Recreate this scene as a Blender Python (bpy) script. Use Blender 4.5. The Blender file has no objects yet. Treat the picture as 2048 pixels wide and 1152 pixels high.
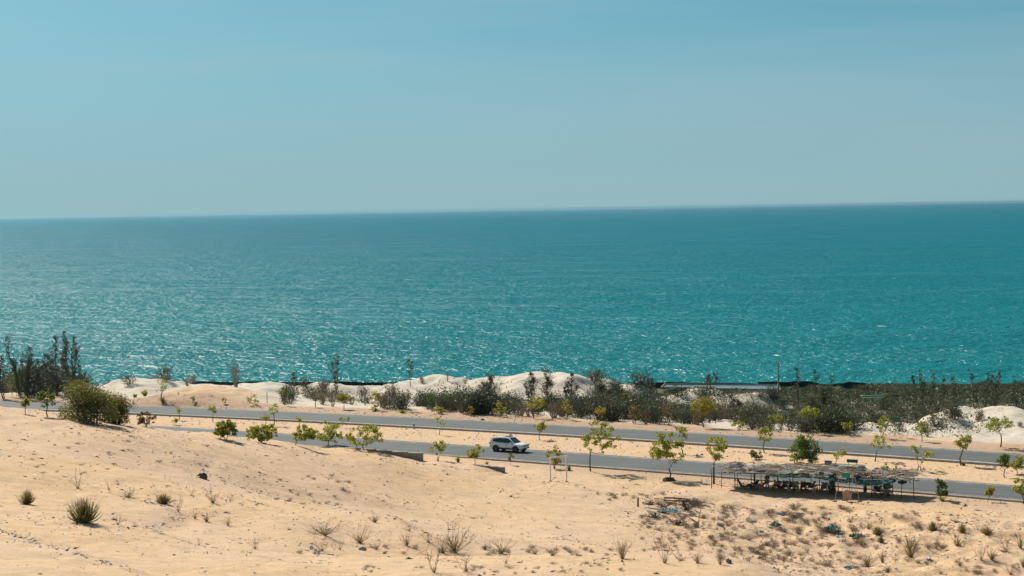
import bpy, math, random
import numpy as np
from mathutils import Vector, Matrix

# ------------------------------------------------------------------ camera, sky, sun, exposure
SC = bpy.context.scene
COL = SC.collection
F_PX = 3641.0                      # focal length in pixels of a 2048 px wide frame
HC = 30.0                          # eye height above the road
HORIZON_Y = 418.0                  # row of eye level at the frame's centre column
ROLL = 0.0156
PITCH = math.atan((576.0 - HORIZON_Y) / F_PX)
SUN_AZ = math.radians(-34)         # to the left of the view direction (+Y)
SUN_EL = math.radians(41)

rh = Vector((1, 0, 0))
fw = Vector((0, math.cos(PITCH), -math.sin(PITCH)))
u0 = rh.cross(fw)
cam_r = math.cos(ROLL) * rh - math.sin(ROLL) * u0
cam_u = math.sin(ROLL) * rh + math.cos(ROLL) * u0
EYE = Vector((0, 0, HC))

cam_d = bpy.data.cameras.new('camera')
cam = bpy.data.objects.new('camera', cam_d)
COL.objects.link(cam)
cam_d.sensor_width = 36.0
cam_d.lens = F_PX / 2048.0 * 36.0
cam_d.clip_start = 0.5
cam_d.clip_end = 120000.0
M = Matrix((( cam_r.x, cam_u.x, -fw.x, EYE.x),
            ( cam_r.y, cam_u.y, -fw.y, EYE.y),
            ( cam_r.z, cam_u.z, -fw.z, EYE.z),
            (0, 0, 0, 1)))
cam.matrix_world = M
SC.camera = cam

world = bpy.data.worlds.new('World')
SC.world = world
world.use_nodes = True
wn = world.node_tree
for n in list(wn.nodes):
    wn.nodes.remove(n)
w_out = wn.nodes.new('ShaderNodeOutputWorld')
w_bg = wn.nodes.new('ShaderNodeBackground')
w_sky = wn.nodes.new('ShaderNodeTexSky')
w_sky.sky_type = 'NISHITA'
w_sky.sun_disc = False
w_sky.sun_elevation = SUN_EL
w_sky.sun_rotation = SUN_AZ
w_sky.altitude = 30
w_sky.air_density = 1.0
w_sky.dust_density = 0.6
w_sky.ozone_density = 2.0
w_tint = wn.nodes.new('ShaderNodeMix')
w_tint.data_type = 'RGBA'
w_tint.blend_type = 'MULTIPLY'
w_tint.inputs[0].default_value = 1.0
w_tint.inputs[7].default_value = (0.505, 0.87, 0.775, 1)
w_hsv = wn.nodes.new('ShaderNodeHueSaturation')
w_hsv.inputs['Saturation'].default_value = 1.0
# thin high streaks of cirrus, the same all round the sky
w_tc = wn.nodes.new('ShaderNodeTexCoord')
w_map = wn.nodes.new('ShaderNodeMapping')
w_map.inputs['Scale'].default_value = (2.2, 2.2, 30.0)
w_map.inputs['Rotation'].default_value = (0.05, 0.02, 0.3)
w_noi = wn.nodes.new('ShaderNodeTexNoise')
w_noi.inputs['Scale'].default_value = 1.5
w_noi.inputs['Detail'].default_value = 6
w_noi.inputs['Roughness'].default_value = 0.55
w_mr = wn.nodes.new('ShaderNodeMapRange')
w_mr.inputs['From Min'].default_value = 0.35
w_mr.inputs['From Max'].default_value = 0.75
w_mr.inputs['To Min'].default_value = 0.0
w_mr.inputs['To Max'].default_value = 0.40
w_cl = wn.nodes.new('ShaderNodeMix')
w_cl.data_type = 'RGBA'
w_cl.inputs[7].default_value = (4.1, 5.5, 5.9, 1)
L = wn.links.new
# the sea air whitens the lowest degrees of the sky evenly all round: lift the lookup off the model's dark rim
w_sep = wn.nodes.new('ShaderNodeSeparateXYZ')
w_abs = wn.nodes.new('ShaderNodeMath'); w_abs.operation = 'ABSOLUTE'
w_mad = wn.nodes.new('ShaderNodeMath'); w_mad.operation = 'MULTIPLY_ADD'
w_mad.inputs[1].default_value = 1.0
w_mad.inputs[2].default_value = 0.13
w_cmb = wn.nodes.new('ShaderNodeCombineXYZ')
L(w_tc.outputs['Generated'], w_sep.inputs[0])
L(w_sep.outputs['X'], w_cmb.inputs['X'])
L(w_sep.outputs['Y'], w_cmb.inputs['Y'])
L(w_sep.outputs['Z'], w_abs.inputs[0])
L(w_abs.outputs[0], w_mad.inputs[0])
L(w_mad.outputs[0], w_cmb.inputs['Z'])
L(w_cmb.outputs[0], w_sky.inputs['Vector'])
L(w_tc.outputs['Generated'], w_map.inputs['Vector'])
L(w_map.outputs['Vector'], w_noi.inputs['Vector'])
L(w_noi.outputs['Fac'], w_mr.inputs['Value'])
L(w_mr.outputs['Result'], w_cl.inputs[0])
L(w_sky.outputs['Color'], w_hsv.inputs['Color'])
L(w_hsv.outputs['Color'], w_tint.inputs[6])
L(w_tint.outputs[2], w_cl.inputs[6])
# pale sea haze low in the sky, the same all round
w_low = wn.nodes.new('ShaderNodeMapRange')
w_low.interpolation_type = 'SMOOTHSTEP'
w_low.inputs['From Min'].default_value = 0.0
w_low.inputs['From Max'].default_value = 0.125
w_low.inputs['To Min'].default_value = 0.85
w_low.inputs['To Max'].default_value = 0.0
w_hz = wn.nodes.new('ShaderNodeMix')
w_hz.data_type = 'RGBA'
w_hz.inputs[7].default_value = (3.15, 4.90, 5.40, 1)
L(w_abs.outputs[0], w_low.inputs['Value'])
L(w_low.outputs['Result'], w_hz.inputs[0])
L(w_cl.outputs[2], w_hz.inputs[6])
L(w_hz.outputs[2], w_bg.inputs['Color'])
w_bg.inputs['Strength'].default_value = 0.075
L(w_bg.outputs['Background'], w_out.inputs['Surface'])

sun_d = bpy.data.lights.new('sun', 'SUN')
sun_d.energy = 5.0
sun_d.angle = math.radians(0.53)
sun_d.color = (1.0, 0.93, 0.82)
sun = bpy.data.objects.new('sun', sun_d)
COL.objects.link(sun)
sdir = Vector((math.sin(SUN_AZ) * math.cos(SUN_EL), math.cos(SUN_AZ) * math.cos(SUN_EL), math.sin(SUN_EL)))
sun.rotation_euler = sdir.to_track_quat('Z', 'Y').to_euler()
sun.location = (0, 0, 80)

SC.view_settings.view_transform = 'Standard'
SC.view_settings.look = 'None'
SC.view_settings.gamma = 1.0
SC.view_settings.use_curve_mapping = False
SC.view_settings.exposure = 0.35
SC.render.engine = 'CYCLES'
SC.cycles.use_denoising = True
SC.cycles.max_bounces = 6
SC.cycles.transparent_max_bounces = 12
SC.cycles.caustics_reflective = False
SC.cycles.caustics_refractive = False

# ------------------------------------------------------------------ helpers: geometry
RNG = np.random.RandomState(7)


def ray(px, py):
    d = cam_r * ((px - 1024.0) / F_PX) + cam_u * ((576.0 - py) / F_PX) + fw
    return d


def at_depth(px, py, Y):
    d = ray(px, py)
    return EYE + d * (Y / d.y)


def on_plane(px, py, z=0.0):
    d = ray(px, py)
    return EYE + d * ((z - HC) / d.z)


def np_mesh(name, V, F):
    V = np.asarray(V, dtype=np.float32)
    F = np.asarray(F, dtype=np.int32)
    me = bpy.data.meshes.new(name)
    k = F.shape[1]
    me.vertices.add(len(V))
    me.vertices.foreach_set('co', V.ravel())
    me.loops.add(F.size)
    me.loops.foreach_set('vertex_index', F.ravel())
    me.polygons.add(len(F))
    me.polygons.foreach_set('loop_start', np.arange(0, F.size, k, dtype=np.int32))
    me.update(calc_edges=True)
    return me


class MB:
    """collects pieces of ONE mesh"""
    def __init__(self):
        self.v = []
        self.f = []

    def add(self, vs, fs):
        b = len(self.v)
        self.v += [tuple(p) for p in vs]
        self.f += [tuple(i + b for i in q) for q in fs]
        return self

    def box(self, c, s, rz=0.0, ry=0.0, rx=0.0, taper=1.0):
        m = Matrix.Rotation(rz, 3, 'Z') @ Matrix.Rotation(ry, 3, 'Y') @ Matrix.Rotation(rx, 3, 'X')
        vs = []
        for z in (-1, 1):
            t = taper if z > 0 else 1.0
            for x, y in ((-1, -1), (1, -1), (1, 1), (-1, 1)):
                vs.append(m @ Vector((x * s[0] / 2 * t, y * s[1] / 2 * t, z * s[2] / 2)) + Vector(c))
        return self.add(vs, [(3, 2, 1, 0), (4, 5, 6, 7), (0, 1, 5, 4), (1, 2, 6, 5), (2, 3, 7, 6), (3, 0, 4, 7)])

    def tube(self, pts, radii, n=5, cap=True):
        pts = [Vector(p) for p in pts]
        if not hasattr(radii, '__len__'):
            radii = [radii] * len(pts)
        t0 = (pts[1] - pts[0]).normalized()
        ref = Vector((0, 0, 1)) if abs(t0.z) < 0.9 else Vector((1, 0, 0))
        a = t0.cross(ref).normalized()
        vs, fs = [], []
        for i, p in enumerate(pts):
            if i == 0:
                t = t0
            elif i == len(pts) - 1:
                t = (pts[i] - pts[i - 1]).normalized()
            else:
                t = (pts[i + 1] - pts[i - 1]).normalized()
            a = (a - t * a.dot(t))
            if a.length < 1e-6:
                a = t.orthogonal()
            a.normalize()
            b = t.cross(a)
            for k in range(n):
                an = 2 * math.pi * k / n
                vs.append(p + (a * math.cos(an) + b * math.sin(an)) * radii[i])
        for i in range(len(pts) - 1):
            for k in range(n):
                k2 = (k + 1) % n
                fs.append((i * n + k, i * n + k2, (i + 1) * n + k2, (i + 1) * n + k))
        if cap:
            fs.append(tuple(reversed(range(n))))
            fs.append(tuple(range((len(pts) - 1) * n, len(pts) * n)))
        return self.add(vs, fs)

    def lathe(self, c, axis, prof, n=16):
        """prof: list of (along, radius)"""
        ax = Vector(axis).normalized()
        a = ax.orthogonal().normalized()
        b = ax.cross(a)
        vs, fs = [], []
        for (l, r) in prof:
            for k in range(n):
                an = 2 * math.pi * k / n
                vs.append(Vector(c) + ax * l + (a * math.cos(an) + b * math.sin(an)) * r)
        for i in range(len(prof) - 1):
            for k in range(n):
                k2 = (k + 1) % n
                fs.append((i * n + k, i * n + k2, (i + 1) * n + k2, (i + 1) * n + k))
        fs.append(tuple(reversed(range(n))))
        fs.append(tuple(range((len(prof) - 1) * n, len(prof) * n)))
        return self.add(vs, fs)

    def blob(self, c, s, seed=0, rough=0.25, n=10, m=6, flat=0.0):
        r = np.random.RandomState(seed)
        vs, fs = [], []
        ph = r.rand(6) * 6.28
        def rad(t, p):
            return 1 + rough * (math.sin(2 * t + ph[0]) * math.sin(3 * p + ph[1]) + 0.6 * math.sin(5 * t + ph[2] + 2 * p)
                                + 0.5 * math.sin(7 * t - 3 * p + ph[3])) * 0.6
        for j in range(1, m):
            p = math.pi * j / m
            for k in range(n):
                t = 2 * math.pi * k / n
                q = rad(t, p) + r.uniform(-1, 1) * rough * 0.25
                z = math.cos(p) * q
                if z < -flat and flat > 0:
                    z = -flat
                vs.append((c[0] + s[0] * math.sin(p) * math.cos(t) * q, c[1] + s[1] * math.sin(p) * math.sin(t) * q, c[2] + s[2] * z))
        top = len(vs)
        vs.append((c[0], c[1], c[2] + s[2]))
        vs.append((c[0], c[1], c[2] - s[2] * (flat if flat > 0 else 1)))
        for j in range(m - 2):
            for k in range(n):
                k2 = (k + 1) % n
                fs.append((j * n + k, (j + 1) * n + k, (j + 1) * n + k2, j * n + k2))
        for k in range(n):
            k2 = (k + 1) % n
            fs.append((top, k, k2))
            fs.append((top + 1, (m - 2) * n + k2, (m - 2) * n + k))
        return self.add(vs, fs)

    def mesh(self, name):
        me = bpy.data.meshes.new(name)
        me.from_pydata(self.v, [], self.f)
        me.update()
        return me

    def build(self, name, mat, parent=None, smooth=False, sharp=None):
        me = self.mesh(name)
        return link(name, me, mat, parent, smooth, sharp)


def link(name, me, mat, parent=None, smooth=False, sharp=None):
    if mat is not None and len(me.materials) == 0:
        me.materials.append(mat)
    if smooth:
        me.polygons.foreach_set('use_smooth', [True] * len(me.polygons))
        if sharp:
            me.set_sharp_from_angle(angle=math.radians(sharp))
    o = bpy.data.objects.new(name, me)
    COL.objects.link(o)
    if parent is not None:
        o.parent = parent
    return o


def tag(o, label, cat, group=None, kind=None):
    o['label'] = label
    if cat:
        o['category'] = cat
    if group:
        o['group'] = group
    if kind:
        o['kind'] = kind
    return o


def thing(name, label, cat, loc=(0, 0, 0), rz=0.0, group=None, scale=None):
    o = bpy.data.objects.new(name, None)
    o.empty_display_size = 0.3
    COL.objects.link(o)
    o.location = loc
    o.rotation_euler = (0, 0, rz)
    if scale is not None:
        o.scale = scale
    return tag(o, label, cat, group)


def copy_tree(o, parent=None):
    c = o.copy()
    COL.objects.link(c)
    c.parent = parent
    for ch in list(o.children):
        copy_tree(ch, c)
    return c


# ------------------------------------------------------------------ helpers: noise
_TAB = np.random.RandomState(3).rand(8, 512, 512).astype(np.float64)


def vnoise(x, y, seed=0):
    x = np.asarray(x, float) + 311.7 * (seed + 1)
    y = np.asarray(y, float) + 177.3 * (seed + 1)
    xi = np.floor(x).astype(int)
    yi = np.floor(y).astype(int)
    fx = x - xi
    fy = y - yi
    fx = fx * fx * fx * (fx * (fx * 6 - 15) + 10)
    fy = fy * fy * fy * (fy * (fy * 6 - 15) + 10)
    T = _TAB[seed % 8]
    a = T[xi % 512, yi % 512]
    b = T[(xi + 1) % 512, yi % 512]
    c = T[xi % 512, (yi + 1) % 512]
    d = T[(xi + 1) % 512, (yi + 1) % 512]
    return ((a * (1 - fx) + b * fx) * (1 - fy) + (c * (1 - fx) + d * fx) * fy) * 2 - 1


def fbm(x, y, seed=0, oct=4, gain=0.5):
    s = 0.0
    a = 1.0
    f = 1.0
    for i in range(oct):
        s = s + a * vnoise(x * f, y * f, seed + i)
        a *= gain
        f *= 2.03
    return s


def sstep(a, b, x):
    t = np.clip((np.asarray(x, float) - a) / (b - a), 0, 1)
    return t * t * (3 - 2 * t)


# ------------------------------------------------------------------ helpers: materials
MATS = {}


def nodes(name):
    m = bpy.data.materials.new(name)
    m.use_nodes = True
    nt = m.node_tree
    b = nt.nodes['Principled BSDF']
    return m, nt, b, nt.links.new


def mixrgb(nt, fac, a, b, blend='MIX'):
    n = nt.nodes.new('ShaderNodeMix')
    n.data_type = 'RGBA'
    n.blend_type = blend
    for sock, val in ((n.inputs[0], fac), (n.inputs[6], a), (n.inputs[7], b)):
        if hasattr(val, 'is_output'):
            nt.links.new(val, sock)
        elif isinstance(val, (int, float)):
            sock.default_value = val
        else:
            sock.default_value = (*val, 1) if len(val) == 3 else val
    return n.outputs[2]


def noise_fac(nt, scale, detail=3, lo=0.35, hi=0.65, coord='Object', stretch=None, rough=0.55):
    tc = nt.nodes.new('ShaderNodeTexCoord')
    n = nt.nodes.new('ShaderNodeTexNoise')
    n.inputs['Scale'].default_value = scale
    n.inputs['Detail'].default_value = detail
    n.inputs['Roughness'].default_value = rough
    src = tc.outputs[coord]
    if stretch:
        mp = nt.nodes.new('ShaderNodeMapping')
        mp.inputs['Scale'].default_value = stretch
        nt.links.new(src, mp.inputs['Vector'])
        src = mp.outputs['Vector']
    nt.links.new(src, n.inputs['Vector'])
    mr = nt.nodes.new('ShaderNodeMapRange')
    mr.inputs['From Min'].default_value = lo
    mr.inputs['From Max'].default_value = hi
    nt.links.new(n.outputs['Fac'], mr.inputs['Value'])
    return mr.outputs['Result'], n.outputs['Fac']


def pmat(name, c1, c2=None, rough=0.7, scale=4.0, metal=0.0, bump=0.0, spec=0.3, bscale=None):
    """plain procedural material: two tones broken up by noise"""
    if name in MATS:
        return MATS[name]
    m, nt, b, lk = nodes(name)
    c2 = c2 or tuple(x * 0.75 for x in c1)
    f, raw = noise_fac(nt, scale)
    lk(mixrgb(nt, f, c1, c2), b.inputs['Base Color'])
    b.inputs['Roughness'].default_value = rough
    b.inputs['Metallic'].default_value = metal
    b.inputs['Specular IOR Level'].default_value = spec
    if bump:
        f2, raw2 = noise_fac(nt, bscale or scale * 4)
        bp = nt.nodes.new('ShaderNodeBump')
        bp.inputs['Strength'].default_value = bump
        bp.inputs['Distance'].default_value = 0.05
        lk(raw2, bp.inputs['Height'])
        lk(bp.outputs['Normal'], b.inputs['Normal'])
    MATS[name] = m
    return m


def leafmat(name, c1, c2, c3=None, transl=0.35, tcol=None, rough=0.55):
    """leaves: colour varies from leaf to leaf, some light shines through"""
    if name in MATS:
        return MATS[name]
    m, nt, b, lk = nodes(name)
    g = nt.nodes.new('ShaderNodeNewGeometry')
    col = mixrgb(nt, g.outputs['Random Per Island'], c1, c2)
    oi = nt.nodes.new('ShaderNodeObjectInfo')
    if c3:
        f, raw = noise_fac(nt, 1.3, 2, 0.45, 0.68)
        col = mixrgb(nt, f, col, c3)
    hs = nt.nodes.new('ShaderNodeHueSaturation')
    mr = nt.nodes.new('ShaderNodeMapRange')
    mr.inputs['To Min'].default_value = 0.75
    mr.inputs['To Max'].default_value = 1.25
    lk(oi.outputs['Random'], mr.inputs['Value'])
    lk(mr.outputs['Result'], hs.inputs['Value'])
    lk(col, hs.inputs['Color'])
    col = hs.outputs['Color']
    lk(col, b.inputs['Base Color'])
    b.inputs['Roughness'].default_value = rough
    b.inputs['Specular IOR Level'].default_value = 0.2
    tr = nt.nodes.new('ShaderNodeBsdfTranslucent')
    tc = mixrgb(nt, 0.5, col, tcol or tuple(min(1, x * 1.6) for x in c2))
    lk(tc, tr.inputs['Color'])
    mx = nt.nodes.new('ShaderNodeMixShader')
    mx.inputs[0].default_value = transl
    lk(b.outputs['BSDF'], mx.inputs[1])
    lk(tr.outputs['BSDF'], mx.inputs[2])
    lk(mx.outputs['Shader'], nt.nodes['Material Output'].inputs['Surface'])
    MATS[name] = m
    return m
# ------------------------------------------------------------------ roads (traced on the level z = 0, then smoothed)
FAR_TOP = [(0, 799), (250, 811), (400, 816), (800, 832), (1024, 845), (1180, 853), (1500, 873), (1740, 888), (2048, 909)]
FAR_BOT = [(0, 818), (250, 827), (400, 833), (800, 851), (1024, 865), (1180, 873), (1500, 893), (1740, 910), (2048, 931)]
NEAR_TOP = [(430, 863), (760, 882), (1000, 897), (1140, 906), (1300, 916), (1420, 925), (1830, 958), (2048, 974)]
NEAR_BOT = [(860, 907), (1000, 918), (1140, 928), (1300, 940), (1420, 951), (1830, 983), (2048, 1000)]


def fit(pts, deg=2):
    P = [on_plane(x, y) for x, y in pts]
    return np.polyfit([p.x for p in P], [p.y for p in P], deg)


class Road:
    def __init__(self, top, bot):
        a = fit(top)
        b = fit(bot)
        lo = min(on_plane(*top[0]).x, on_plane(*bot[0]).x)
        xs = np.linspace(-75, 75, 31)
        c = (np.polyval(a, xs) + np.polyval(b, xs)) / 2
        self.mid = np.polyfit(xs, c, 2)
        x0 = 20.0
        sl = np.polyval(np.polyder(self.mid), x0)
        w = (np.polyval(a, x0) - np.polyval(b, x0)) / 2 * math.cos(math.atan(sl))
        self.hw = float(w)
        # straighten far outside the view
        self.xl, self.xr = -110.0, 90.0

    def y(self, X):
        X = np.asarray(X, float)
        Xc = np.clip(X, self.xl, self.xr)
        d = np.polyder(self.mid)
        return np.polyval(self.mid, Xc) + np.polyval(d, Xc) * (X - Xc)

    def slope(self, X):
        return np.polyval(np.polyder(self.mid), np.clip(np.asarray(X, float), self.xl, self.xr))

    def dist(self, X, Y):
        """signed distance from the centre line, positive on the side of the sea"""
        return (Y - self.y(X)) * np.cos(np.arctan(self.slope(X)))

    def point(self, X, off):
        s = math.atan(float(self.slope(X)))
        return X - math.sin(s) * off, float(self.y(X)) + math.cos(s) * off


FAR = Road(FAR_TOP, FAR_BOT)
NEAR = Road([(430, 863), (760, 882), (1000, 895.5), (1140, 906), (1300, 916), (1420, 925), (1830, 957), (2048, 974)], NEAR_BOT)
FAR.hw = max(3.6, min(FAR.hw, 5.2))
NEAR.hw = max(3.6, min(NEAR.hw, 5.2))

# ------------------------------------------------------------------ terrain
CP = []
# (column, row, distance): the visible foreground dune
for px, py, Y in [(-200, 1152, 60), (0, 1152, 62), (168, 1040, 86), (0, 1000, 93), (0, 900, 120), (-150, 900, 118), (0, 829, 150), (-150, 817, 152), (130, 838, 152),
                  (260, 850, 155), (380, 868, 162), (500, 886, 172), (600, 894, 180), (700, 902, 190), (850, 924, 203), (1012, 946, 199),
                  (930, 934, 203), (300, 950, 128), (300, 1050, 92), (500, 940, 146), (600, 1000, 140), (600, 1080, 96), (850, 1000, 162), (900, 1098, 103),
                  (450, 1120, 78), (700, 1120, 81), (1024, 1124, 84), (1250, 1122, 86), (1420, 1129, 87), (1024, 1152, 70), (300, 1152, 64), (700, 1152, 67),
                  (1500, 1152, 74), (1250, 1104, 122), (1100, 1060, 146), (1100, 1000, 176), (1450, 1122, 138),
                  (1250, 1060, 152)]:
    p = at_depth(px, py, Y)
    CP.append((p.x, p.y, p.z))
for px, py, z in [(1180, 945, 0.1), (1340, 960, 0.0), (1420, 976, 0.0), (1620, 990, 0.0), (1820, 1001, 0), (2048, 1012, 0), (2200, 1020, 0), (1280, 1000, .4),
                  (1500, 1050, -.3), (1650, 1050, -.5), (1850, 1050, .3), (2048, 1060, 0.6), (1800, 1140, 1.0), (2048, 1150, 1.6), (2250, 1150, 2.0), (1620, 1120, 0.6)]:
    p = on_plane(px, py, z)
    CP.append((p.x, p.y, p.z))
for px, py, Y in [(850, 1123, 83), (1024, 1124, 84), (1150, 1122, 85), (1250, 1122, 86), (1340, 1124, 87), (1420, 1129, 87), (1520, 1140, 83), (1590, 1149, 79)]:
    p = at_depth(px, py, Y + 9)
    CP.append((p.x, p.y, p.z - (0.5 if px < 1000 else 1.1)))
    if px > 1450:
        p = at_depth(px, py, Y)
        CP.append((p.x, p.y, p.z))
# ground below the frame and beside it
CP += [(0, 0, 28.3), (0, 20, 24.2), (0, 45, 19.4), (-25, 30, 23), (-60, 60, 19), (30, 20, 22.5), (30, 45, 15.5), (22, 76, 9.0), (26, 95, 4.6), (50, 60, 8), (70, 100, 3.0),
       (-80, 110, 16), (-90, 150, 13), (80, 140, 1.6), (-30, 175, 8.5), (-45, 178, 9.5), (-20, 195, 4.2), (-60, 195, 6), (-75, 225, 1.5), (-100, 260, 0.5)]
for X in (-150, -115, -90, -70, -50, -35, -20, 0, 20, 40, 60, 80, 110):
    n, f = float(NEAR.y(X)), float(FAR.y(X))
    CP.append((X, n, 0.0))
    CP.append((X, f, 0.0))
    CP.append((X, (n + f) / 2, 0.0))
    CP.append((X, f + 14, -0.2))
    CP.append((X, f + 40, -2.0))
    CP.append((X, f + 80, -6.0))
for X in (-170, -120, -80, -40, 0, 40, 80, 120, 170):
    sh = -0.12 * X
    CP.append((X, 370 + sh, -8.2))
    CP.append((X, 395 + sh, -9.6))
    CP.append((X, 422 + sh, -11.6))
    CP.append((X, 455 + sh, -15.0))
    CP.append((X, 500 + sh, -22.0))
CP = np.array(CP)


def _phi(r2):
    return np.where(r2 > 1e-12, 0.5 * r2 * np.log(r2 + 1e-12), 0.0)


_S = 100.0
_C = CP[:, :2] / _S
_n = len(_C)
_K = _phi(((_C[:, None, :] - _C[None, :, :]) ** 2).sum(-1)) + 1e-4 * np.eye(_n)
_P = np.hstack([np.ones((_n, 1)), _C])
_A = np.zeros((_n + 3, _n + 3))
_A[:_n, :_n] = _K
_A[:_n, _n:] = _P
_A[_n:, :_n] = _P.T
_W = np.linalg.solve(_A, np.concatenate([CP[:, 2], np.zeros(3)]))


def tps(X, Y):
    X = np.asarray(X, float)
    Y = np.asarray(Y, float)
    sh = X.shape
    q = np.stack([X.ravel(), Y.ravel()], 1) / _S
    out = np.empty(len(q))
    for i in range(0, len(q), 40000):
        a = q[i:i + 40000]
        r2 = (a[:, 0:1] - _C[None, :, 0]) ** 2 + (a[:, 1:2] - _C[None, :, 1]) ** 2
        out[i:i + 40000] = _phi(r2) @ _W[:_n] + _W[_n] + a @ _W[_n + 1:]
    return out.reshape(sh)


# white dunes behind the roads: (column, row of the crest, distance, half width in columns, half depth in metres)
DUNES = [(215, 773, 318, 90, 9), (300, 758, 322, 90, 9), (345, 763, 326, 80, 8), (420, 771, 320, 120, 8), (440, 775, 298, 115, 9), (545, 763, 330, 110, 9), (620, 770, 332, 90, 8), (670, 769, 326, 80, 8),
         (750, 774, 330, 110, 9), (830, 760, 326, 90, 11), (895, 749, 328, 95, 12), (985, 750, 331, 115, 12), (1060, 744, 331, 105, 12),
         (1125, 746, 330, 90, 12), (1190, 757, 332, 90, 10), (1260, 766, 334, 80, 8), (1400, 778, 334, 90, 8), (1500, 788, 326, 70, 8), (1990, 815, 250, 130, 10), (1890, 834, 244, 85, 7), (2120, 812, 246, 100, 9), (1780, 848, 248, 90, 6)]
_D = []
for px, py, Y, sp, sy in DUNES:
    p = at_depth(px, py, Y)
    _D.append((p.x, p.y, p.z, sp * Y / F_PX, sy))


_DA = [z0 - float(tps(np.array([x0]), np.array([y0]))[0]) for x0, y0, z0, sx, sy in _D]


def dune_h(X, Y):
    h = np.zeros_like(X)
    wx = 1.8 * fbm(X / 6.0, Y / 6.0, 5, 2)
    wy = 2.2 * fbm(X / 7.0, Y / 8.0, 1, 2)
    for (x0, y0, z0, sx, sy), a in zip(_D, _DA):
        dx = (X - x0 + wx) / sx
        dy = (Y - y0) + wy
        dy = np.where(dy > 0, dy / (sy * 0.7), dy / (sy * 1.7))
        r2 = dx * dx + dy * dy
        g = np.exp(-r2 ** 1.15 * 1.1)
        h = np.maximum(h, a * g * (1 + 0.0 * wx))
    return h + 0.16 * fbm(X / 2.2, Y / 2.2, 3, 3) * sstep(0.2, 1.5, h)


WALLS = []
for pa, Ya, pb, Yb, d0, d1 in (((690, 896), 207, (846, 908), 205.5, -.08, .80), ((950, 931), 201.5, (1010, 936), 201, -.05, .55)):
    a_, b_ = at_depth(*pa, Ya), at_depth(*pb, Yb)
    WALLS.append((a_.x, a_.y, a_.z, b_.x, b_.y, b_.z, d0, d1))

# the sand drifts that lap over the roadside walls and the small steps in the dune face
def height(X, Y, fine=True):
    X = np.asarray(X, float)
    Y = np.asarray(Y, float)
    h = tps(X, Y) + dune_h(X, Y)
    dn, df = NEAR.dist(X, Y), FAR.dist(X, Y)
    fore = sstep(-6, -16, dn)
    back = sstep(8, 18, df)
    if fine:
        h = h + (0.32 * fbm(X / 13.0, Y / 17.0, 1, 2) + 0.10 * fbm(X / 3.1, Y / 4.3, 2, 3)) * (0.15 + 0.85 * np.maximum(fore, back))
        low = sstep(4, 1, tps(X, Y)) * sstep(6, 20, X) * sstep(-14.5, -21, dn)
        h = h + low * (0.30 * fbm(X / 2.1, Y / 2.8, 4, 3))
        h = h + 0.035 * fbm(X / 0.9, Y / 1.2, 3, 2) + 0.015 * vnoise(X / 0.35, Y / 0.5, 6)
        # little wind scarps running down the dune to the right
        s = (Y * 0.55 + X * 0.84) / 9.0 + 0.55 * fbm(X / 21.0, Y / 21.0, 6, 2)
        fr = s - np.floor(s)
        h = h + fore * sstep(3, 7, tps(X, Y)) * 0.20 * (sstep(0.0, 0.86, fr) - sstep(0.86, 1.0, fr)) * sstep(0.2, 0.5, fbm(X / 18, Y / 24, 2, 2) + 0.35)
    for (ax, ay, az, bx, by, bz, d0, d1) in WALLS:
        ux, uy = bx - ax, by - ay
        ln = math.hypot(ux, uy)
        t = ((X - ax) * ux + (Y - ay) * uy) / ln ** 2
        dd = ((X - ax) * uy - (Y - ay) * ux) / ln          # towards the camera
        zt = az + (bz - az) * np.clip(t, 0, 1) - (d0 + (d1 - d0) * np.clip(t, -.5, 1.0) ** 2)
        tgt = zt - 0.10 * np.maximum(dd, 0)
        mk = sstep(-.4, .1, dd) * sstep(16, 2, dd) * sstep(-.9, -.2, t) * sstep(1.12, .98, t)
        h = h + (np.maximum(h, tgt) - h) * mk
        mk2 = sstep(-.1, .25, dd) * sstep(9, 1, dd) * sstep(.5, .95, t) * sstep(1.35, 1.0, t)
        h = h + (np.minimum(h, zt) - h) * mk2
    for d, hw in ((dn, NEAR.hw), (df, FAR.hw)):
        a = np.abs(d)
        m = sstep(hw + 3.2, hw + 0.7, a)
        h = h * (1 - m) + (-0.16) * m
    return h


# grid of cells, wider apart with distance
rows = np.concatenate([np.arange(-30, 56, 2.0), np.arange(56, 205, 0.26), np.arange(205, 345, 0.5), np.arange(345, 520, 2.0)])
tcol = np.linspace(-1, 1, 441)
GY, GT = np.meshgrid(rows, tcol, indexing='ij')
GX = GT * (np.maximum(GY, 0) * 0.33 + 26)
GZ = height(GX, GY)
nr, nc = GX.shape
idx = np.arange(nr * nc).reshape(nr, nc)
FQ = np.stack([idx[:-1, :-1].ravel(), idx[:-1, 1:].ravel(), idx[1:, 1:].ravel(), idx[1:, :-1].ravel()], 1)
ground_me = np_mesh('sand_ground', np.stack([GX.ravel(), GY.ravel(), GZ.ravel()], 1), FQ)
ground_me.polygons.foreach_set('use_smooth', [True] * len(ground_me.polygons))

_dF = FAR.dist(GX, GY)
_dN = NEAR.dist(GX, GY)
pale = sstep(12.0, 15.5, _dF + 1.0 * fbm(GX / 5, GY / 5, 2, 3))
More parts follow.
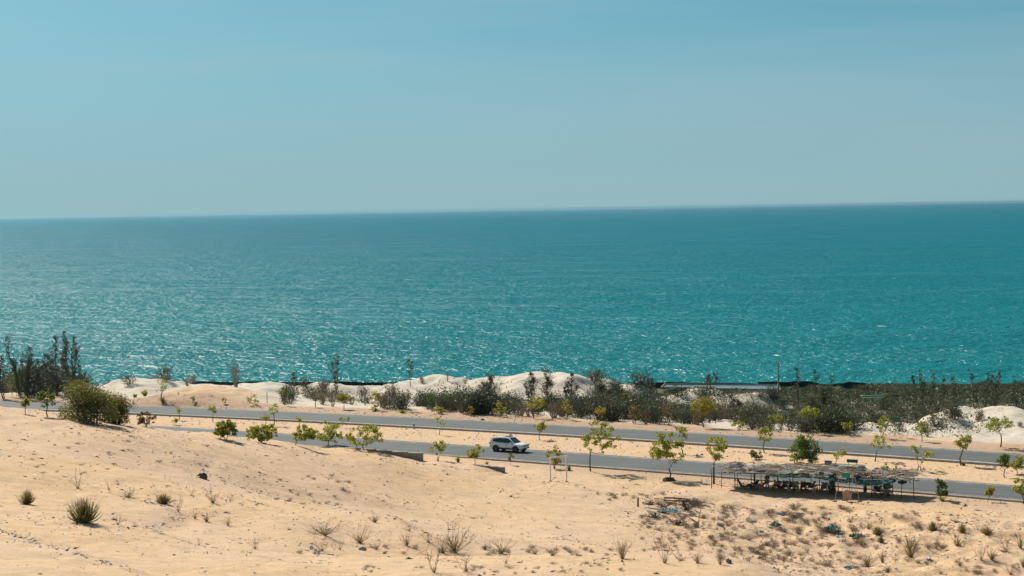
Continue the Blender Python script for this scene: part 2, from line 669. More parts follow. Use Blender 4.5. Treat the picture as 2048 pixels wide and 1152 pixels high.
# the orange drift left of centre behind the verge
_o = at_depth(440, 780, 298)
orange = np.exp(-((GX - _o.x) / 10.5) ** 2 - ((GY - _o.y + 2) / 12.0) ** 2)
pale = pale * (1 - sstep(0.30, 0.62, orange + 0.12 * fbm(GX / 3, GY / 3, 1, 2)))
verge = np.maximum(sstep(FAR.hw + 0.2, FAR.hw + 1.4, _dF) * (1 - sstep(11.0, 14.5, _dF + 0.8 * fbm(GX / 4, GY / 4, 4, 2))),
                   0.75 * sstep(FAR.hw + 10.0, FAR.hw + 3.0, np.abs(_dN)) * sstep(-20, 10, GX) * (_dN < 0))
dull = np.maximum(sstep(338, 362, GY + 0.1 * GX), sstep(34, 60, _dF) * sstep(0, 25, GX - 12) * 0.45 * sstep(-.3, .3, fbm(GX / 9, GY / 12, 1, 2))) * sstep(-75, -50, GX)
wet = sstep(-12.2, -13.6, GZ)
for nm, arr in (('pale', pale), ('verge', verge), ('dull', dull), ('wet', wet)):
    at = ground_me.attributes.new(nm, 'FLOAT', 'POINT')
    at.data.foreach_set('value', arr.ravel().astype(np.float32))

m, nt, b, lk = nodes('sand')
def attr(nt, nm):
    a = nt.nodes.new('ShaderNodeAttribute')
    a.attribute_name = nm
    return a.outputs['Fac']
f1, r1 = noise_fac(nt, 0.11, 4, 0.38, 0.62)
f2, r2 = noise_fac(nt, 1.6, 5, 0.40, 0.66)
f3, r3 = noise_fac(nt, 14.0, 4, 0.5, 0.72)
c = mixrgb(nt, f1, (0.675, 0.443, 0.248), (0.640, 0.443, 0.298))
c = mixrgb(nt, f2, c, (0.560, 0.380, 0.235))
vc = mixrgb(nt, f2, (0.43, 0.29, 0.205), (0.31, 0.20, 0.14))
vf = nt.nodes.new('ShaderNodeMath'); vf.operation = 'MULTIPLY'
lk(attr(nt, 'verge'), vf.inputs[0]); vf.inputs[1].default_value = 0.8
c = mixrgb(nt, vf.outputs[0], c, vc)
c = mixrgb(nt, attr(nt, 'pale'), c, mixrgb(nt, f2, (0.64, 0.56, 0.46), (0.54, 0.47, 0.385)))
# tone patches and thin root-darkened streaks lying along the slope
f4, r4 = noise_fac(nt, 1.0, 5, 0.52, 0.66, stretch=(0.35, 1.6, 1), rough=0.7)
st4 = nt.nodes.new('ShaderNodeMath'); st4.operation = 'MULTIPLY'; lk(f4, st4.inputs[0]); st4.inputs[1].default_value = 0.36
c = mixrgb(nt, st4.outputs[0], c, (0.40, 0.285, 0.19))
f5, r5 = noise_fac(nt, 0.045, 3, 0.40, 0.62)
st5 = nt.nodes.new('ShaderNodeMath'); st5.operation = 'MULTIPLY'; lk(f5, st5.inputs[0]); st5.inputs[1].default_value = 0.30
c = mixrgb(nt, st5.outputs[0], c, mixrgb(nt, attr(nt, 'pale'), (0.60, 0.435, 0.315), (0.60, 0.53, 0.45)))
dk = nt.nodes.new('ShaderNodeMath'); dk.operation = 'MULTIPLY'
lk(f3, dk.inputs[0]); dk.inputs[1].default_value = 0.30
c = mixrgb(nt, dk.outputs[0], c, (0.30, 0.20, 0.125))
c = mixrgb(nt, attr(nt, 'dull'), c, mixrgb(nt, f2, (0.125, 0.12, 0.082), (0.085, 0.085, 0.055)))
c = mixrgb(nt, attr(nt, 'wet'), c, (0.22, 0.18, 0.14))
lk(c, b.inputs['Base Color'])
b.inputs['Roughness'].default_value = 0.95
b.inputs['Specular IOR Level'].default_value = 0.1
fb, rb = noise_fac(nt, 3.2, 6, 0, 1, rough=0.7)
bp = nt.nodes.new('ShaderNodeBump'); bp.inputs['Strength'].default_value = 0.8; bp.inputs['Distance'].default_value = 0.11
lk(rb, bp.inputs['Height'])
lk(bp.outputs['Normal'], b.inputs['Normal'])
ground = link('sand_ground', ground_me, m)
tag(ground, 'pale orange dune sand running down to the roads and the shore', None, kind='structure')


def hgrid(X, Y):
    """height of the finished ground mesh (bilinear)"""
    X = np.asarray(X, float); Y = np.asarray(Y, float)
    i = np.clip(np.searchsorted(rows, Y) - 1, 0, nr - 2)
    fy = np.clip((Y - rows[i]) / (rows[i + 1] - rows[i]), 0, 1)
    def at_row(r_):
        w_ = np.maximum(rows[r_], 0) * 0.33 + 26
        c_ = np.clip((X / w_ + 1) / 2 * (nc - 1), 0, nc - 1.001)
        k_ = c_.astype(int)
        f_ = c_ - k_
        return GZ[r_, k_] * (1 - f_) + GZ[r_, k_ + 1] * f_
    return at_row(i) * (1 - fy) + at_row(i + 1) * fy


def h1(x, y):
    return float(hgrid(np.array([float(x)]), np.array([float(y)]))[0])


_RT = np.arange(55.0, 470.0, 0.2)


def on_ground(px, py):
    """the ground point seen at a pixel"""
    d = ray(px, py)
    d = d / d.y
    X = EYE.x + d.x * _RT
    Z = EYE.z + d.z * _RT
    H = hgrid(X, _RT)
    w = np.where(Z < H)[0]
    i = int(w[0]) if len(w) else len(_RT) - 1
    return Vector((X[i], _RT[i], H[i]))


def ground_at(px, Y):
    """the ground point in a column at a distance, whether or not it is hidden"""
    p = at_depth(px, 700, Y)
    return Vector((p.x, Y, h1(p.x, Y)))


# ------------------------------------------------------------------ sea
def sea_mat():
    m, nt, b, lk = nodes('sea_water')
    geo = nt.nodes.new('ShaderNodeNewGeometry')
    sep = nt.nodes.new('ShaderNodeSeparateXYZ')
    lk(geo.outputs['Position'], sep.inputs[0])
    mr = nt.nodes.new('ShaderNodeMapRange')
    mr.inputs['From Min'].default_value = 460
    mr.inputs['From Max'].default_value = 2600
    lk(sep.outputs['Y'], mr.inputs['Value'])
    pw = nt.nodes.new('ShaderNodeMath'); pw.operation = 'POWER'; pw.inputs[1].default_value = 0.55
    lk(mr.outputs['Result'], pw.inputs[0])
    deep = mixrgb(nt, pw.outputs[0], (0.000, 0.148, 0.158), (0.000, 0.136, 0.192))
    f, raw = noise_fac(nt, 1.0, 4, 0.35, 0.7, stretch=(0.0022, 0.006, 1))
    dm = nt.nodes.new('ShaderNodeMath'); dm.operation = 'MULTIPLY'; lk(f, dm.inputs[0]); dm.inputs[1].default_value = 0.35
    deep = mixrgb(nt, dm.outputs[0], deep, (0.001, 0.098, 0.125))
    # whitecaps
    fo, ro = noise_fac(nt, 1.0, 5, 0.705, 0.74, stretch=(0.07, 0.07, 1), rough=0.62)
    col = mixrgb(nt, fo, deep, (0.75, 0.80, 0.80))
    lk(col, b.inputs['Base Color'])
    # gusts roughen the water in patches
    fg, rg = noise_fac(nt, 1.0, 3, 0.3, 0.7, stretch=(0.006, 0.02, 1))
    rr = nt.nodes.new('ShaderNodeMapRange'); rr.inputs['To Min'].default_value = 0.17; rr.inputs['To Max'].default_value = 0.31
    lk(fg, rr.inputs['Value'])
    nt.nodes.remove(b)
    df_ = nt.nodes.new('ShaderNodeBsdfDiffuse')
    gl_ = nt.nodes.new('ShaderNodeBsdfGlossy')
    gl_.inputs['Color'].default_value = (0.92, 0.97, 1.0, 1)
    mx_ = nt.nodes.new('ShaderNodeMixShader')
    mx_.inputs[0].default_value = 0.066
    lk(col, df_.inputs['Color'])
    lk(rr.outputs['Result'], gl_.inputs['Roughness'])
    lk(df_.outputs[0], mx_.inputs[1]); lk(gl_.outputs[0], mx_.inputs[2])
    lk(mx_.outputs[0], nt.nodes['Material Output'].inputs['Surface'])
    # waves
    h = None
    for sx, sy, amp, det in ((1.3, 1.1, 0.15, 2), (0.50, 0.40, 0.50, 3), (0.17, 0.15, 0.95, 3), (0.035, 0.045, 2.2, 3)):
        fw_, rw = noise_fac(nt, 1.0, det, 0, 1, stretch=(sx, sy, 1))
        mu = nt.nodes.new('ShaderNodeMath'); mu.operation = 'MULTIPLY'; lk(rw, mu.inputs[0]); mu.inputs[1].default_value = amp
        if h is None:
            h = mu.outputs[0]
        else:
            ad = nt.nodes.new('ShaderNodeMath'); ad.operation = 'ADD'; lk(h, ad.inputs[0]); lk(mu.outputs[0], ad.inputs[1])
            h = ad.outputs[0]
    bp = nt.nodes.new('ShaderNodeBump'); bp.inputs['Strength'].default_value = 1.0; bp.inputs['Distance'].default_value = 2.2
    lk(h, bp.inputs['Height'])
    lk(bp.outputs['Normal'], df_.inputs['Normal']); lk(bp.outputs['Normal'], gl_.inputs['Normal'])
    return m


SEA_Z = -14.0
sy_rows = [380, 440, 520, 640, 800, 1000, 1400, 2000, 3200, 5000, 8000, 13000, 20000, 30000, 45000]
sv, sf = [], []
for Y in sy_rows:
    for t in np.linspace(-1, 1, 9):
        sv.append((t * (Y * 0.55 + 200), Y, SEA_Z))
for i in range(len(sy_rows) - 1):
    for k in range(8):
        a = i * 9 + k
        sf.append((a, a + 1, a + 10, a + 9))
sea = link('sea', np_mesh('sea', sv, sf), sea_mat())
tag(sea, 'choppy turquoise sea with sun glints and scattered whitecaps', None, kind='structure')

# ------------------------------------------------------------------ road surfaces
m, nt, b, lk = nodes('asphalt')
def mth(op, a_, b_=None):
    n_ = nt.nodes.new('ShaderNodeMath'); n_.operation = op
    for i_, v_ in enumerate((a_, b_)):
        if v_ is None:
            continue
        if hasattr(v_, 'is_output'):
            lk(v_, n_.inputs[i_])
        else:
            n_.inputs[i_].default_value = v_
    return n_.outputs[0]
def ramp(v_, lo, hi):
    mr_ = nt.nodes.new('ShaderNodeMapRange'); mr_.interpolation_type = 'SMOOTHSTEP'
    mr_.inputs['From Min'].default_value = lo; mr_.inputs['From Max'].default_value = hi
    lk(v_, mr_.inputs['Value'])
    return mr_.outputs['Result']
f1, r1 = noise_fac(nt, 0.16, 5, 0.35, 0.7)
f2, r2 = noise_fac(nt, 30.0, 3, 0.4, 0.7)
c = mixrgb(nt, f1, (0.086, 0.096, 0.100), (0.122, 0.129, 0.129))
c = mixrgb(nt, mth('MULTIPLY', f2, 0.6), c, (0.080, 0.086, 0.087))
# worn wheel tracks, about 1 and 2.6 m from the centre on both sides
ab = mth('ABSOLUTE', attr(nt, 'off'))
wob_ = mth('MULTIPLY', mth('SUBTRACT', r1, 0.5), 1.2)
t1 = mth('ABSOLUTE', mth('SUBTRACT', mth('ADD', ab, wob_), 1.75))
tr_ = mth('MULTIPLY', ramp(mth('ABSOLUTE', mth('SUBTRACT', t1, 0.85)), 0.55, 0.05), 0.42)
c = mixrgb(nt, tr_, c, (0.070, 0.074, 0.074))
# mended patches and cracks
fp, rp = noise_fac(nt, 0.28, 1, 0.66, 0.675)
c = mixrgb(nt, mth('MULTIPLY', fp, 0.45), c, (0.075, 0.078, 0.078))
# sand blown over the edges
fs, rs_ = noise_fac(nt, 0.55, 6, 0, 1, rough=0.65)
ed = ramp(mth('ADD', ab, mth('MULTIPLY', mth('SUBTRACT', rs_, 0.5), 4.2)), FAR.hw - 0.75, FAR.hw + 0.25)
c = mixrgb(nt, mth('MULTIPLY', ed, 0.75), c, (0.46, 0.335, 0.21))
lk(c, b.inputs['Base Color'])
b.inputs['Roughness'].default_value = 0.8
b.inputs['Specular IOR Level'].default_value = 0.3
ASPHALT = m
CONC = pmat('worn_concrete', (0.42, 0.38, 0.33), (0.30, 0.26, 0.22), 0.9, 1.6, bump=0.3)
m, nt, b, lk = nodes('worn_white_paint')
f1, r1 = noise_fac(nt, 2.2, 5, 0.35, 0.6)
lk(mixrgb(nt, f1, (0.55, 0.53, 0.49), (0.25, 0.235, 0.21)), b.inputs['Base Color'])
b.inputs['Roughness'].default_value = 0.8
PAINT = m

XS = np.arange(-150, 135, 2.0)


def strip(road, offs_z, xs=XS, wob=None):
    """sweeps a cross section (offset, height) along a road"""
    v, f = [], []
    k = len(offs_z)
    for i, X in enumerate(xs):
        for j, (o, z) in enumerate(offs_z):
            w = wob(X, j) if wob else 0.0
            x, y = road.point(float(X), o + w)
            v.append((x, y, z))
    for i in range(len(xs) - 1):
        for j in range(k - 1):
            a = i * k + j
            f.append((a, a + k, a + k + 1, a + 1))
    return np_mesh('strip', v, f)


for rd, nm, lab in ((FAR, 'coast_road', 'far carriageway of grey asphalt nearer the sea'), (NEAR, 'coast_road', 'near carriageway of grey asphalt where the white car drives')):
    hw = rd.hw
    ws = RNG.rand(4) * 100
    def wob(X, j, ws=ws):
        return 0.28 * float(fbm(np.array(X / 6.0 + ws[0]), np.array(ws[1]), 2, 3)) * (1 if j in (0, 1) else (1 if j > 4 else 0)) * 0.6
    o = link(nm, strip(rd, [(-hw - 0.05, -0.45), (-hw, -0.01), (-hw * 0.5, 0.03), (0, 0.06), (hw * 0.5, 0.03), (hw, -0.01), (hw + 0.05, -0.45)], np.arange(-150, 135, 1.0)), ASPHALT)
    tag(o, lab, None, kind='structure')
    offs = [-hw - .05, -hw, -hw * .5, 0, hw * .5, hw, hw + .05]
    at_ = o.data.attributes.new('off', 'FLOAT', 'POINT')
    at_.data.foreach_set('value', np.tile(np.array(offs, np.float32), len(np.arange(-150, 135, 1.0))))
    # painted edge lines
    for sgn in (-1, 1):
        e = link('edge_line', strip(rd, [(sgn * (hw - 0.55) - 0.09, 0.014), (sgn * (hw - 0.55) + 0.09, 0.014)] if sgn < 0 else [(sgn * (hw - 0.55) - 0.09, 0.014), (sgn * (hw - 0.55) + 0.09, 0.014)]), PAINT, o)
    # worn centre line, in dashes
    mb = MB()
    for X in np.arange(-110, 100, 6.0):
        a = rd.point(X, -0.07); b2 = rd.point(X + 2.2, -0.07); c2 = rd.point(X + 2.2, 0.07); d2 = rd.point(X, 0.07)
        mb.add([(a[0], a[1], 0.066), (b2[0], b2[1], 0.066), (c2[0], c2[1], 0.066), (d2[0], d2[1], 0.066)], [(0, 1, 2, 3)])
    cl = mb.build('centre_line', pmat('faded_paint', (0.22, 0.215, 0.20), (0.17, 0.165, 0.155), 0.85, 2.0), o)

for rd, sgn, lab in ((FAR, -1, 'pale concrete kerb along the near edge of the far carriageway'), (FAR, 1, 'sand-dusted concrete kerb along the seaward edge of the far carriageway'),
                     (NEAR, 1, 'sand-dusted concrete kerb between near carriageway and median'), (NEAR, -1, 'half-buried concrete kerb at the near edge of the near carriageway')):
    hw = rd.hw
    up = 0.10 if (rd is FAR and sgn < 0) else 0.035
    wd = 0.62 if (rd is FAR and sgn < 0) else 0.36
    pr = [(sgn * (hw + 0.003), -0.3), (sgn * (hw + 0.003), up - 0.02), (sgn * (hw + 0.05), up), (sgn * (hw + wd), up), (sgn * (hw + wd + 0.03), up - 0.03), (sgn * (hw + wd + 0.03), -0.5)]
    o = link('kerb', strip(rd, pr if sgn > 0 else pr[::-1]), CONC)
    tag(o, lab, None, kind='structure')
# ------------------------------------------------------------------ vegetation: materials
L_YOUNG = leafmat('leaf_young_tree', (0.125, 0.175, 0.030), (0.230, 0.245, 0.036), (0.29, 0.26, 0.04), 0.48, (0.55, 0.55, 0.06))
L_YELLOW = leafmat('leaf_yellow_green', (0.19, 0.19, 0.025), (0.31, 0.26, 0.03), (0.33, 0.23, 0.035), 0.42, (0.55, 0.47, 0.06))
L_DENSE = leafmat('leaf_dense_green', (0.060, 0.105, 0.022), (0.115, 0.150, 0.030), None, 0.38, (0.28, 0.34, 0.05))
L_RUST = leafmat('leaf_olive_rust', (0.058, 0.095, 0.022), (0.120, 0.150, 0.030), (0.155, 0.120, 0.028), 0.38, (0.32, 0.28, 0.05))
L_OLIVE = leafmat('leaf_olive_brown', (0.12, 0.105, 0.03), (0.19, 0.13, 0.035), (0.16, 0.09, 0.03), 0.35)
L_SCRUB = leafmat('leaf_grey_scrub', (0.040, 0.060, 0.028), (0.074, 0.094, 0.040), (0.085, 0.084, 0.042), 0.25)
L_SCRUB2 = leafmat('leaf_brown_scrub', (0.072, 0.074, 0.040), (0.112, 0.106, 0.058), (0.072, 0.092, 0.036), 0.25)
L_CASU = leafmat('needle_casuarina', (0.036, 0.050, 0.030), (0.070, 0.082, 0.044), (0.085, 0.072, 0.045), 0.25)
L_BRIGHT = leafmat('leaf_bright_shrub', (0.055, 0.120, 0.028), (0.095, 0.165, 0.035), None, 0.35)
L_TUFT = leafmat('blade_olive', (0.120, 0.120, 0.035), (0.230, 0.190, 0.070), (0.15, 0.15, 0.045), 0.35)
L_STRAW = leafmat('blade_straw', (0.26, 0.195, 0.11), (0.38, 0.29, 0.17), (0.20, 0.16, 0.07), 0.25)
BARK = pmat('bark', (0.085, 0.066, 0.050), (0.14, 0.11, 0.085), 0.9, 6.0)
TWIG = pmat('dry_twig', (0.22, 0.16, 0.115), (0.33, 0.25, 0.18), 0.9, 3.0)
TWIG_PALE = pmat('bleached_twig', (0.36, 0.31, 0.25), (0.25, 0.20, 0.15), 0.9, 3.0)


def leaf_quads(c, size, rs, up=0.3, aspect=0.55):
    """diamond leaves at points c (n,3), size scalar or (n,)"""
    n = len(c)
    size = np.broadcast_to(np.asarray(size, float), (n,))[:, None]
    nrm = rs.normal(size=(n, 3))
    nrm[:, 2] += up
    nrm /= np.linalg.norm(nrm, axis=1, keepdims=True) + 1e-9
    a = np.cross(nrm, rs.normal(size=(n, 3)))
    a /= np.linalg.norm(a, axis=1, keepdims=True) + 1e-9
    b = np.cross(nrm, a)
    fold = nrm * size * 0.12
    V = np.stack([c - a * size * 0.5, c - b * size * aspect * 0.5 + fold, c + a * size * 0.5, c + b * size * aspect * 0.5 + fold], 1).reshape(-1, 3)
    F = np.arange(4 * n).reshape(n, 4)
    return V, F


def young_tree(root, H, W, mat, seed, clumps=22, fork=0.38, lean=0.0, off=0.0, low=0.30, clump_r=0.16, leaves=26, leaf=0.20, trunk_r=0.055, stems=1, gap=0.0):
    """thin-limbed roadside tree with round clumps of leaves; H, W in metres, lean/off as shares of H/W"""
    rs = np.random.RandomState(seed)
    tr = MB()
    tips = []
    base_nodes = []
    for s in range(stems):
        an = rs.uniform(0, 6.28)
        bx = 0.0 if stems == 1 else 0.10 * math.cos(an)
        by = 0.0 if stems == 1 else 0.10 * math.sin(an)
        fx = lean * H * fork + (rs.uniform(-0.25, 0.25) * W * 0.3 if stems > 1 else 0)
        fy = rs.uniform(-0.1, 0.1) * W
        p0 = Vector((bx, by, -0.12))
        p2 = Vector((bx + fx, by + fy, H * fork))
        p1 = (p0 + p2) * 0.5 + Vector((rs.uniform(-.06, .06) * H - lean * H * 0.06, rs.uniform(-.04, .04) * H, 0))
        tr.tube([p0, p1, p2], [trunk_r * 1.25, trunk_r, trunk_r * 0.85], 6)
        base_nodes.append((p2, trunk_r * 0.8))
    cx, cz = off * W, H * (low + 1) / 2
    rz = H * (1 - low) / 2
    pts = []
    tries = 0
    while len(pts) < clumps and tries < 4000:
        tries += 1
        q = rs.uniform(-1, 1, 3)
        r = np.linalg.norm(q)
        if r > 1 or r < 0.35:
            continue
        p = Vector((cx + q[0] * W / 2, q[1] * W / 2 * 0.9, cz + q[2] * rz + 0.06 * H * (1 - q[0] * q[0])))
        if any((p - o).length < clump_r * H * gap for o in pts):
            continue
        pts.append(p)
    pts.sort(key=lambda p: min((p - b[0]).length for b in base_nodes))
    nodes_ = list(base_nodes)
    for p in pts:
        b, br = min(nodes_, key=lambda t: (p - t[0]).length + 0.6 * max(0, t[0].z - p.z))
        r2 = max(0.010, br * 0.66)
        mid = (b + p) * 0.5 + Vector((rs.uniform(-.05, .05), rs.uniform(-.05, .05), -0.10)) * (p - b).length
        tr.tube([b, mid, p], [r2, r2 * 0.85, r2 * 0.55], 4, cap=False)
        nodes_.append((mid, r2 * 0.9))
        nodes_.append((p, r2 * 0.6))
    cs, sz = [], []
    for p in pts:
        rr = clump_r * H * rs.uniform(0.65, 1.25)
        n = max(6, int(leaves * (rr / (clump_r * H)) ** 2))
        d = rs.normal(size=(n, 3))
        d /= np.linalg.norm(d, axis=1, keepdims=True)
        d *= (rs.rand(n, 1) ** 0.45) * rr
        d[:, 2] *= 0.72
        cs.append(d + np.array(p))
        sz.append(rs.uniform(0.7, 1.25, n) * leaf)
    cs = np.vstack(cs); sz = np.concatenate(sz)
    tr.build('trunk', BARK, root, smooth=True)
    V, F = leaf_quads(cs, sz, rs, 0.5, 0.62)
    link('crown', np_mesh('crown', V, F), mat, root)


def bush_meshes(seed, H=1.0, W=1.2, stems=12, leaves=520, leaf=0.085, flatness=0.5, bare=0.25, upright=0.5):
    """unit scrub bush: a fan of stems and a leafy shell"""
    rs = np.random.RandomState(seed)
    st = MB()
    lobes = []
    for i in range(stems):
        an = 2 * math.pi * (i + rs.rand()) / stems
        o = rs.uniform(0.15, 1.0)
        top = Vector((math.cos(an) * o * W / 2, math.sin(an) * o * W / 2, H * rs.uniform(0.55, 1.05) * (1 - 0.35 * o * (1 - upright))))
        base = Vector((math.cos(an) * 0.08 * W, math.sin(an) * 0.08 * W, -0.06))
        mid = base.lerp(top, 0.5) + Vector((rs.uniform(-.06, .06), rs.uniform(-.06, .06), 0.04))
        st.tube([base, mid, top], [0.020, 0.014, 0.006], 3, cap=False)
        for k in range(2):
            t2 = mid.lerp(top, rs.uniform(0.2, 0.9)) + Vector((rs.uniform(-.2, .2) * W, rs.uniform(-.2, .2) * W, rs.uniform(0.03, 0.22) * H))
            st.tube([mid.lerp(top, 0.3 * k), t2], [0.010, 0.004], 3, cap=False)
            if rs.rand() > bare:
                lobes.append(t2)
        if rs.rand() > bare * 0.7:
            lobes.append(top)
            lobes.append(mid.lerp(top, 0.45))
    if not lobes:
        lobes = [Vector((0, 0, H * 0.6))]
    n = leaves
    pick = rs.randint(0, len(lobes), n)
    c = np.array([lobes[k] for k in pick]) + rs.normal(size=(n, 3)) * np.array([0.13 * W, 0.13 * W, 0.12 * H])
    low = rs.rand(n) < 0.30
    c[low] = np.stack([rs.uniform(-.42, .42, low.sum()) * W, rs.uniform(-.42, .42, low.sum()) * W, rs.uniform(0.02, 0.35, low.sum()) * H], 1)
    c[:, 2] = np.maximum(c[:, 2], 0.02)
    V, F = leaf_quads(c, rs.uniform(0.6, 1.4, n) * leaf, rs, 0.35, 0.5)
    return st.mesh('stems'), np_mesh('foliage', V, F)


def casuarina(root, H, W, seed, dens=1.0, mat=None, lean=0.0, bare=0.15, tips=1):
    """feathery sea-oak: thin wandering stems, rising limbs, loose needle sprays"""
    rs = np.random.RandomState(seed)
    mat = mat or L_CASU
    tr = MB()
    A, B = [], []
    thin = W < 1.9
    nst = (1 if rs.rand() < .6 else 2) if thin else rs.randint(2, 5)
    if thin:
        W = W * 1.5
        dens = dens * .55
    else:
        W = W * 1.35
    for sidx in range(nst):
        h = H * (1.0 if sidx == 0 else rs.uniform(0.55, 0.9))
        ox = 0.0 if sidx == 0 else rs.uniform(-.22, .22) * W
        lx = (lean + rs.uniform(-.09, .09)) * h + ox * .8
        pts = [Vector((ox * .3, 0, -.2)), Vector((ox * .7 + lx * .25 + rs.normal() * .02 * h, rs.normal() * .02 * h, h * .35)),
               Vector((ox + lx * .6 + rs.normal() * .025 * h, rs.normal() * .02 * h, h * .7)), Vector((ox + lx, rs.normal() * .03 * h, h))]
        tr.tube(pts, [.011 * h + .02, .009 * h + .012, .006 * h + .006, .006], 5)
        nb = int((26 + 5.0 * h) * dens / nst ** .4)
        for i in range(nb):
            t = bare + (1 - bare) * rs.rand() ** .85
            k = t * 3
            p = pts[min(2, int(k))].lerp(pts[min(3, int(k) + 1)], k - int(k))
            an = rs.uniform(0, 6.28)
            prof = .10 + .95 * (1 - t) ** .75 * min(1.0, .45 + t * 2.2)
            ln = W * .5 * prof * rs.choice([.35, .6, 1.0, 1.5]) * rs.uniform(.7, 1.2) + .08
            rise = rs.uniform(.4, 1.8)
            q = p + Vector((math.cos(an), math.sin(an), rise)).normalized() * ln * 1.15
            tr.tube([p, p.lerp(q, .5) + Vector((0, 0, -.05 * ln)), q], [.020, .012, .004], 3, cap=False)
            for j in range(rs.randint(6, 15)):
                s_ = rs.uniform(.2, 1.08)
                c = p.lerp(q, s_) + Vector(rs.normal(size=3) * .07 * (.4 + ln))
                d = ((q - p).normalized() * .8 + Vector((rs.normal() * .5, rs.normal() * .5, rs.uniform(-.5, .6)))).normalized()
                A.append(c)
                B.append(c + d * rs.uniform(.18, .48))
    A = np.array(A); B = np.array(B)
    n = len(A)
    sd = np.cross(B - A, rs.normal(size=(n, 3)))
    sd /= np.linalg.norm(sd, axis=1, keepdims=True) + 1e-9
    sd *= rs.uniform(0.03, 0.07, (n, 1))
    V = np.stack([A - sd * 0.4, A * 0.45 + B * 0.55 - sd, B, A * 0.45 + B * 0.55 + sd], 1).reshape(-1, 3)
    tr.build('trunk', BARK, root, smooth=True)
    link('crown', np_mesh('crown', V, np.arange(4 * n).reshape(n, 4)), mat, root)


def tuft_mesh(seed, n=90, spread=0.75, H=1.0, wid=0.035, curl=0.35, base=0.12):
    """grass tuft of unit height: bent blades"""
    rs = np.random.RandomState(seed)
    V, F = [], []
    for i in range(n):
        an = rs.uniform(0, 6.28)
        o = spread * rs.rand() ** 0.7
        h = H * rs.uniform(0.45, 1.0) * (1 - 0.35 * o)
        r0 = base * rs.rand()
        d = np.array([math.cos(an), math.sin(an), 0])
        p0 = d * r0 + np.array([0, 0, -0.03])
        p2 = d * (r0 + o * 0.7) + np.array([0, 0, h])
        p1 = (p0 + p2) / 2 + np.array([0, 0, curl * 0.3 * h]) - d * curl * 0.15
        sd = np.array([-math.sin(an + rs.normal() * .8), math.cos(an + rs.normal() * .8), 0]) * wid * rs.uniform(0.6, 1.3)
        b = len(V)
        V += [p0 - sd, p0 + sd, p1 + sd * 0.9, p1 - sd * 0.9, p2 + sd * 0.25, p2 - sd * 0.25]
        F += [(b, b + 1, b + 2, b + 3), (b + 3, b + 2, b + 4, b + 5)]
    return np_mesh('blades', V, F)


def dome_mesh(seed, n=240, wid=.014):
    """broom bush of unit height and half width: stiff stems fanned into a dome"""
    rs = np.random.RandomState(seed)
    V, F = [], []
    for i in range(n):
        an = rs.uniform(0, 6.28)
        e = math.radians(rs.uniform(18, 90))
        Ln = rs.uniform(.65, 1.0)
        d = np.array([math.cos(an) * math.cos(e) * .75, math.sin(an) * math.cos(e) * .75, math.sin(e)])
        p0 = np.array([rs.normal() * .07, rs.normal() * .07, -.03])
        p2 = p0 + d * Ln
        p1 = (p0 + p2) / 2 + np.array([d[0] * .12, d[1] * .12, -.02])
        sd = np.cross(d, rs.normal(size=3))
        sd = sd / (np.linalg.norm(sd) + 1e-9) * wid * rs.uniform(.7, 1.4)
        b = len(V)
        V += [p0 - sd, p0 + sd, p1 + sd, p1 - sd, p2 + sd * .5, p2 - sd * .5]
        F += [(b, b + 1, b + 2, b + 3), (b + 3, b + 2, b + 4, b + 5)]
    return np_mesh('blades', V, F)


def twig_mesh(seed, stems=9, H=1.0, spread=0.8, r=0.014, branch=3, levels=2, straight=0.6):
    """dry twiggy shrub of unit height"""
    rs = np.random.RandomState(seed)
    mb = MB()

    def grow(p, d, ln, rad, lev):
        d2 = (d + Vector(rs.normal(size=3) * 0.18)).normalized()
        m = p + d * ln * 0.5 + Vector(rs.normal(size=3) * 0.03 * ln)
        q = m + d2 * ln * 0.5
        mb.tube([p, m, q], [rad, rad * 0.8, rad * 0.5], 3, cap=False)
        if lev > 0:
            for k in range(branch):
                s = rs.uniform(0.35, 0.98)
                b = p.lerp(q, s)
                dd = (d2 * straight + Vector(rs.normal(size=3)) * 0.45 + Vector((0, 0, 0.15))).normalized()
                grow(b, dd, ln * rs.uniform(0.3, 0.55), rad * 0.6, lev - 1)
    for i in range(stems):
        an = 6.28 * (i + rs.rand()) / stems
        o = spread * rs.rand()
        d = Vector((math.cos(an) * o, math.sin(an) * o, rs.uniform(0.6, 1.0))).normalized()
        grow(Vector((math.cos(an) * 0.04, math.sin(an) * 0.04, -0.03)), d, H * rs.uniform(0.55, 1.0), r, levels)
    return mb.mesh('twigs')


def m_per_px(Y):
    return Y / F_PX


